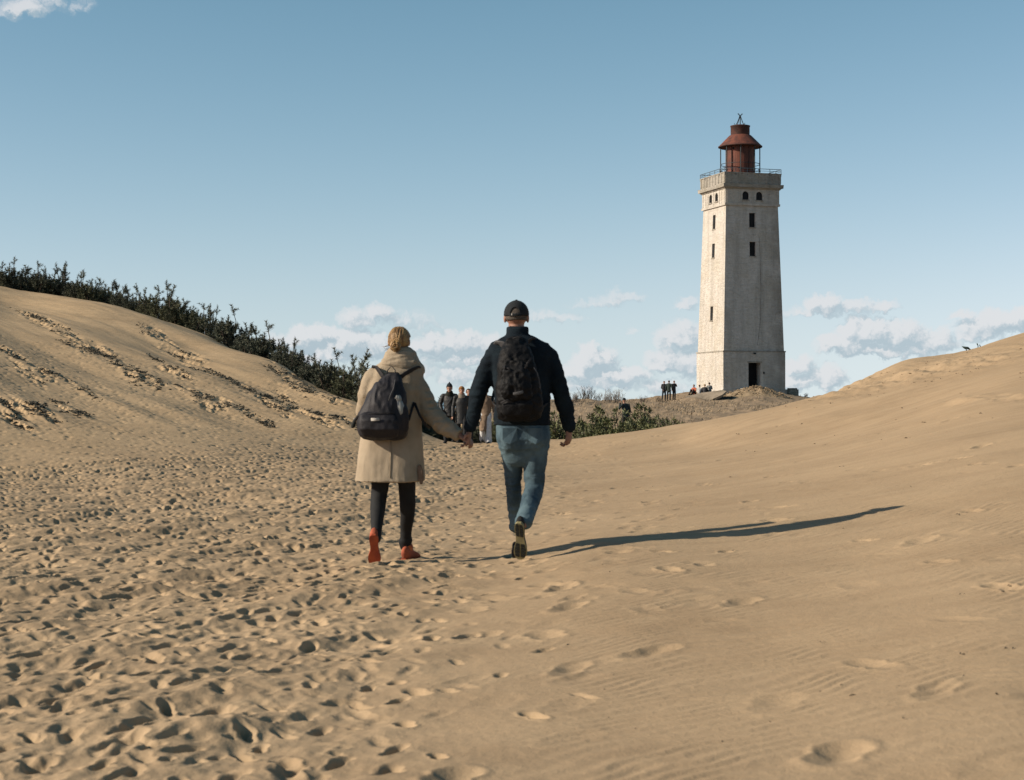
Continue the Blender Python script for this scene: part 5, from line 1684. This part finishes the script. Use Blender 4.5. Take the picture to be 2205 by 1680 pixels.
part('main_zip', mesh_np('main_zip', *arc_mesh([Q(851, 818, WD - .05), Q(848, 835, WD - .085), Q(841, 850, WD - .105), Q(837, 862, WD - .115)], .0035)), WEBG, wr_)
part('label_patch', mesh_np('label_patch', *ring_tube([(*Q(799, 903.5, WD - .166), .003, .0105), (*Q(808, 903.5, WD - .171), .003, .0105), (*Q(817, 903, WD - .171), .003, .0105)], 10, expo=5, ref=(0, 1, 0), round_ends=False)), LABELM, wr_)
strap('haul_loop', [Q(832, 812, WD + .03), Q(835, 797, WD + .03), Q(843, 788, WD + .03), Q(851, 797, WD + .03), Q(852, 812, WD + .03)], .007, .0035, WEB, wr_, ref=(1, 0, 0))
for pts, wd in (([(833, 822, -.175), (822, 807, -.150), (811, 792, -.115), (805, 789, -.06), (803, 800, .05), (802, 850, .16)], .016), ([(855, 818, -.175), (872, 805, -.165), (888, 796, -.13), (900, 791, -.07), (908, 797, .03), (906, 850, .15)], .016)):
    strap('shoulder_strap', [Q(*p) for p in pts], wd, .006, WEB, wr_, ref=(0, 1, .5))
strap('side_strap', [Q(880, 905, WD + .02), Q(886, 885, -.15), Q(891, 868, -.11), Q(895, 860, .0)], .009, .003, WEB, wr_, ref=(0, 1, .3))
strap('side_strap', [Q(893, 868, -.12), Q(903, 893, -.15), Q(916, 915, -.14), Q(926, 922, -.06)], .009, .003, WEB, wr_, ref=(0, 1, .3))
strap('compression_strap', [Q(783, 893, WD - .06), Q(770, 897, WD - .05), Q(765, 905, WD - .03), Q(763, 915, WD - .02)], .010, .004, WEB, wr_)
part('dangling_buckle', fuse([ring_tube([S(764, 905, WD - .02, 4, .010), S(761, 914, WD - .02, 5.5, .012), S(760, 920, WD - .02, 4.5, .010)], 12, flat=True)], .004, 1, 'dangling_buckle'), TREADB, wr_)
part('ring', mesh_np('ring', *ball(Q(763, 902, WD - .025), (.006, .005, .006), 10)), LABELM, wr_)
part('side_pocket', fuse([ring_tube([S(866, 882, WD - .055, 13, .045), S(867, 900, WD - .055, 14, .050), S(867, 925, WD - .045, 13, .045)], 18, flat=True)], .006, 2, 'side_pocket'), BAGW, wr_)
DM = DM_keep
DMs = DM; DM = DW
bot = thing('water_bottle', 'grey translucent water bottle tucked in the side pocket of the violet backpack', 'bottle', tuple(Q(861, 872, WD - .075)))
BOTM = mat('milky_plastic', (.30, .305, .28), (.24, .245, .225), 20, .35, spec=.5)
part('bottle_body', mesh_np('bottle_body', *ring_tube([(*Q(863.5, 890, WD - .075), .030, .030), (*Q(861.5, 876, WD - .075), .030, .030), (*Q(859.5, 866, WD - .075), .024, .024), (*Q(858.5, 862, WD - .075), .018, .018)], 20)), BOTM, bot)
part('bottle_cap', mesh_np('bottle_cap', *ring_tube([(*Q(858.5, 861, WD - .076), .022, .022), (*Q(857.5, 856, WD - .076), .021, .021)], 18)), BOTM, bot)
part('bottle_spout', mesh_np('bottle_spout', *ring_tube([(*Q(853, 857.5, WD - .09), .007, .007), (*Q(857, 855, WD - .085), .006, .006)], 10)), LABELM, bot)
DM = DMs


# ---- everyone farther off: figures built on one set of joints, each with its own pose and clothes
def figure(label, group, px, D, h, face_deg, jo, wear, voxel, zoff=0.0, px_is_x=True):
    X = (px - CX) / FPX * D
    gz_ = ground_z(X, D) + zoff
    root = thing('person', label, 'person', (X, D, gz_), 0, group)
    k = h / 1.75
    J = dict(pel=(0, 0, .95), che=(0, 0, 1.27), nek=(0, .01, 1.45), hed=(0, -.02, 1.61),
             shL=(-.185, 0, 1.41), elL=(-.245, .03, 1.13), wrL=(-.25, -.06, .89), shR=(.185, 0, 1.41), elR=(.245, .03, 1.13), wrR=(.25, -.06, .89),
             hiL=(-.09, 0, .92), knL=(-.10, -.03, .50), anL=(-.10, .02, .09), hiR=(.09, 0, .92), knR=(.10, -.03, .50), anR=(.10, .02, .09), toe=(0, -1, 0))
    J.update(jo)
    a = R(face_deg)
    def T(p):
        x, y, z = p
        return np.array([X + k * (x * math.cos(a) - y * math.sin(a)), D + k * (x * math.sin(a) + y * math.cos(a)), gz_ + k * z])
    fdir = T((0, -1, 0)) - T((0, 0, 0)); fdir /= np.linalg.norm(fdir)
    sdir = np.cross(fdir, (0, 0, 1.))
    def tb(names, rs, n=12, ry=1.0):
        return ring_tube([(*T(J[q]), r * k, r * k * ry) for q, r in zip(names, rs)], n, ref=tuple(sdir) if names[0] in ('pel', 'che') else None)
    mid = lambda p, q, t=.5: tuple(np.array(J[p]) * (1 - t) + np.array(J[q]) * t)
    b = [tb(('pel', 'che', 'nek'), (.13, .14, .055), 16, .72), tb(('nek', 'hed'), (.052, .05))]
    hp2, at2 = head_parts(T(J['hed']), k, fdir)
    b += hp2
    for s in 'LR':
        b.append(tb(('sh' + s, 'el' + s, 'wr' + s), (.05, .042, .030)))
        d = np.array(T(J['wr' + s])) - np.array(T(J['el' + s]))
        if not wear.get('pockets'):
            b += hand(T(J['wr' + s]), d, (fdir * .3 + sdir * (1 if s == 'L' else -1)), k, .5, 1 if s == 'L' else -1)
        b.append(tb(('hi' + s, 'kn' + s, 'an' + s), (.075, .055, .038)))
    part('body', fuse(b, voxel, 1, 'body'), SKIN, root)
    # trousers
    t = []
    for s in 'LR':
        t.append(tb(('hi' + s, 'kn' + s, 'an' + s), (.092, .072, wear.get('cuff', .056)), 14))
    t.append(ring_tube([(*(T(J['pel']) + (0, 0, -.07 * k)), .145 * k, .11 * k), (*(T(J['pel']) + (0, 0, .05 * k)), .145 * k, .11 * k)], 16, ref=tuple(sdir)))
    tm = fuse(t, voxel, 2, 'trousers'); crumple(tm, .008, (12, 12, 22), int(px) % 50, 2)
    part('trousers', tm, wear['trousers'], root)
    # jacket or coat
    hem = wear.get('hem', .84)
    pe, ch = np.array(J['pel']), np.array(J['che'])
    low = pe + (pe - ch) / np.linalg.norm(pe - ch) * (.95 - hem)
    fl_ = wear.get('flare', .165)
    j = [ring_tube([(*T(tuple(low)), fl_ * k, (fl_ - .04) * k), (*T(J['pel']), .160 * k, .122 * k), (*T(J['che']), .175 * k, .128 * k), (*T(mid('che', 'nek', .55)), .165 * k, .105 * k), (*T(mid('che', 'nek', .85)), .115 * k, .09 * k), (*(T(J['nek']) + (0, 0, .02 * k)), .070 * k, .075 * k)], 20, ref=tuple(sdir), round_ends=False),
         ring_tube([(*T(J['shL']), .055 * k, .055 * k), (*(T(J['nek']) - (0, 0, .02 * k)), .07 * k, .07 * k), (*T(J['shR']), .055 * k, .055 * k)], 14)]
    for s in 'LR':
        j.append(tb(('sh' + s, 'el' + s, 'wr' + s), (.062, .057, .045), 14))
    jm2 = fuse(j, voxel, 2, 'jacket'); crumple(jm2, .012, (9, 9, 12), int(px) % 37, 3)
    jo_ = part('jacket', jm2, wear['jacket'], root)
    if wear.get('collar'):
        cV = fuse([ring_tube([(*(T(J['nek']) - (0, 0, .04 * k)), .130 * k, .115 * k), (*(T(J['nek']) + (0, 0, .035 * k)), .105 * k, .105 * k)], 18)], voxel, 1, 'collar')
        part('collar', cV, wear['collar'], root)
    hc = T(J['hed']) + (0, 0, .02 * k) - fdir * .006 * k
    fa = math.atan2(fdir[1], fdir[0])
    def hl(lo, hi):
        def f(p):
            q = abs(((p - fa + math.pi) % (2 * math.pi)) - math.pi)
            return R(lo) + (R(hi) - R(lo)) * float(sstep(np.array(q), .9, 1.5))
        return f
    if wear.get('hair'):
        part('hair', mesh_np('hair', *shell(hc, (.088 * k, .104 * k, .100 * k), hl(52, wear.get('hair_to', 118)), .01 * k, 32, 14)), wear['hair'], root)
    if wear.get('hat'):
        ht = part('knit_hat', mesh_np('knit_hat', *shell(hc + (0, 0, .012 * k), (.094 * k, .110 * k, (.108 + wear.get('peak', 0)) * k), hl(78, 92), .01 * k, 32, 14)), wear['hat'], root)
        if wear.get('bobble'):
            part('bobble', mesh_np('bobble', *ball(hc + (0, 0, (.125 + wear.get('peak', 0)) * k), .022 * k, 10)), wear['hat'], ht)
    if voxel < .015:
        for s in (-1, 1):
            part('eye', mesh_np('eye', *ball(at2(s * .032, .086, .008), .0095 * k, 8)), TREADB, root)
    for s in 'LR':
        an = T(J['an' + s])
        td = T(J['toe']) - T((0, 0, 0)) if 'toe' + s not in J else np.array(T(J['toe' + s])) - np.array(T((0, 0, 0)))
        td = td / np.linalg.norm(td)
        o_ = an - td * .075 * k - np.array([0, 0, .085 * k])
        shoe(root, frame(o_, td, (0, 0, 1)), .27 * k, wear['shoes'], wear.get('sole', TREADB), None, max(voxel, .010), 1.1)
    return root, T, k


BLKJ = mat('black_jacket', (.022, .024, .026), (.014, .015, .017), 8, .6, spec=.35)
DKGRN = mat('dark_green_jacket', (.030, .048, .040), (.020, .032, .028), 8, .8)
DKGRY = mat('dark_grey_jacket', (.040, .042, .048), (.028, .029, .033), 8, .8)
DKBLU = mat('dark_blue_trousers', (.030, .042, .055), (.02, .028, .04), 8, .85)
BLKT = mat('black_trousers', (.018, .019, .021), (.012, .013, .015), 8, .85)
TEALH = mat('dark_teal_knit', (.020, .030, .036), (.012, .018, .022), 60, .95)
RUSTH = mat('orange_brown_knit', (.30, .15, .05), (.20, .09, .03), 50, .95)
BRNH = mat('dark_brown_hair', (.05, .028, .018), (.03, .017, .012), 40, .6)
FUR = mat('dark_fur_collar', (.022, .024, .018), (.012, .013, .010), 60, .95, .01, 80)
CREAM = mat('cream_scarf', (.26, .22, .18), (.18, .155, .13), 20, .9)
TAUPE = mat('taupe_coat', (.24, .175, .125), (.17, .12, .085), 8, .9)
WHITET = mat('white_trousers', (.72, .72, .72), (.50, .51, .53), 24, .85, stretch=(1, 1, 2.2))
RED = mat('orange_red_jacket', (.46, .12, .06), (.34, .08, .045), 6, .8)
WHTJ = mat('pale_grey_jacket', (.48, .50, .50), (.34, .36, .37), 6, .8)
GREYJ = mat('grey_jacket', (.26, .27, .26), (.16, .17, .17), 6, .8)
G1 = 'walkers coming the other way'
stepA = dict(hiL=(-.09, 0, .92), knL=(-.10, -.16, .52), anL=(-.09, -.20, .09), hiR=(.09, 0, .92), knR=(.10, .02, .50), anR=(.10, .22, .14))
stepB = dict(hiL=(-.09, 0, .92), knL=(-.10, .03, .50), anL=(-.10, .20, .14), hiR=(.09, 0, .92), knR=(.10, -.15, .52), anR=(.09, -.20, .09))
rA, TA_, kA = figure('oncoming walker in a dark teal bobble hat and black jacket with a cross strap', G1, 968, 50, 1.75, -6, {**stepA, 'wrL': (-.20, -.12, .95), 'elL': (-.28, .05, 1.15), 'wrR': (.19, -.12, .95), 'elR': (.27, .05, 1.15)},
       dict(jacket=BLKJ, trousers=BLKT, hat=TEALH, bobble=True, peak=.03, collar=FUR, shoes=SHOEB, hem=.80, pockets=True), .0115)
strap('cross_strap', [TA_((.10, -.13, 1.36)), TA_((0, -.152, 1.2)), TA_((-.12, -.15, 1.04)), TA_((-.17, -.10, .96))], .014, .004, WEBG, rA)
rB, TB_, kB = figure('oncoming walker in an orange-brown knit hat and long black coat', G1, 994, 49.6, 1.70, 4, {**stepB, 'wrL': (-.27, -.05, .86)},
       dict(jacket=BLKJ, trousers=BLKT, hat=RUSTH, collar=CREAM, shoes=SHOEB, hem=.62, flare=.18), .0115)
figure('dark-haired walker whose face shows over the orange-hatted walker\'s shoulder', G1, 1009, 51.2, 1.66, 8, stepA, dict(jacket=TAUPE, trousers=DKBLU, hair=BRNH, shoes=SHOEB, hem=.78), .0115)
figure('walker in an open taupe coat and white trousers half hidden by the man\'s arm', G1, 1046, 50, 1.68, 0, stepB, dict(jacket=TAUPE, trousers=WHITET, hair=BRNH, shoes=SHOEB, hem=.40, flare=.20, cuff=.105, hair_to=140), .0115)
# climbing person in the bushes
figure('dark-clothed person standing in bushes below the grassy ridge', None, 1347, 84, 1.74, -150, dict(elR=(.30, -.10, 1.22), wrR=(.16, -.24, 1.48), che=(0, -.06, 1.27), nek=(0, -.10, 1.45), hed=(0, -.13, 1.62)), dict(jacket=mat('dark_teal_jacket', (.025, .040, .045), (.018, .028, .032), 8), trousers=BLKT, hat=TEALH, shoes=SHOEB, hem=.78), .016)
# three standing on the hill
G2 = 'trio standing on the hill by the lighthouse'
figure('person in dark jacket and blue trousers, hill trio member farthest from the lighthouse', G2, 1430, 143, 1.70, 10, {'knL': (-.14, -.03, .50), 'anL': (-.17, .02, .09), 'elL': (-.22, .06, 1.13), 'wrL': (-.14, -.10, .98)}, dict(jacket=DKGRY, trousers=DKBLU, hair=BRNH, shoes=SHOEB, hem=.80), .022)
figure('standing person in a dark green jacket, middle of the hill trio', G2, 1440.5, 142.6, 1.71, 160, {'knR': (.13, -.06, .5), 'anR': (.16, -.04, .09), 'elR': (.29, .0, 1.15), 'elL': (-.28, .02, 1.14)}, dict(jacket=DKGRN, trousers=BLKT, hair=BRNH, shoes=SHOEB, hem=.80), .022)
figure('reddish-haired person in a dark jacket, the hill trio member nearest the lighthouse', G2, 1451.5, 143.2, 1.62, 30, {'elR': (.26, -.05, 1.2), 'wrR': (.12, -.20, 1.35)}, dict(jacket=DKGRY, trousers=DKBLU, hair=mat('auburn_hair', (.16, .07, .035), (.10, .045, .025), 30, .6), shoes=SHOEB, hem=.76, hair_to=135), .022)
# four sitting below the sunlit wall
G3 = 'people sitting by the concrete slab'
sit = dict(pel=(0, 0, .12), che=(0, -.05, .44), nek=(0, -.06, .62), hed=(0, -.10, .79), shL=(-.18, -.05, .58), elL=(-.24, -.16, .34), wrL=(-.14, -.34, .36), shR=(.18, -.05, .58), elR=(.24, -.16, .34), wrR=(.14, -.34, .36),
           hiL=(-.09, 0, .12), knL=(-.12, -.38, .46), anL=(-.11, -.58, .09), hiR=(.09, 0, .12), knR=(.12, -.38, .46), anR=(.11, -.58, .09))
def zat(px, D, py): return W(px, py, D)[2] - ground_z((px - CX) / FPX * D, D)
figure('person in an orange-red jacket sitting at the outer end of the slab group', G3, 1495.5, 143.6, 1.72, -40, sit, dict(jacket=RED, trousers=BLKT, hair=BRNH, shoes=SHOEB, hem=.9), .022, zat(1496, 143.6, 851))
figure('person in a white jacket sitting beside the orange-red jacket on the slab', G3, 1505.5, 144.2, 1.62, 150, sit, dict(jacket=WHTJ, trousers=DKBLU, hair=BRNH, shoes=SHOEB, hem=.9), .022, zat(1505, 144.2, 850))
figure('person in a dark jacket sitting between the white and grey jackets', G3, 1517.5, 144.0, 1.72, 165, sit, dict(jacket=DKGRY, trousers=BLKT, hair=BLOND, shoes=SHOEB, hem=.9), .022, zat(1518, 144, 850))
figure('person in a grey jacket sitting highest, next to the lighthouse wall', G3, 1527.5, 144.3, 1.74, 175, sit, dict(jacket=GREYJ, trousers=DKBLU, hair=BRNH, shoes=SHOEB, hem=.9), .022, zat(1527, 144.3, 846.5))
ps = W(1537.5, 852, 144.0)
put_shrub(VAR[4], (ps[0], ps[1], ps[2] - .05), (.32, .32, .40), .4, 'pine_seedling', 'small dark green pine seedling beside the seated grey jacket', 'pine seedling', None)
bpos = W(1552, 852, 144.0)
bgm = fuse([ring_tube([(bpos[0] - .10, bpos[1], bpos[2] + .05, .12, .12), (bpos[0] + .16, bpos[1], bpos[2] + .07, .13, .13)], 12)], .02, 2, 'bag')
V_ = get_v(bgm); set_v(bgm, V_ - bpos)
tag(obj('bag', bgm, BLKJ, None, tuple(bpos)), 'small dark bag lying at the foot of the sunlit lighthouse wall', 'bag')

for o_ in list(TMP.collection.objects):
    bpy.data.objects.remove(o_)
bpy.data.scenes.remove(TMP)
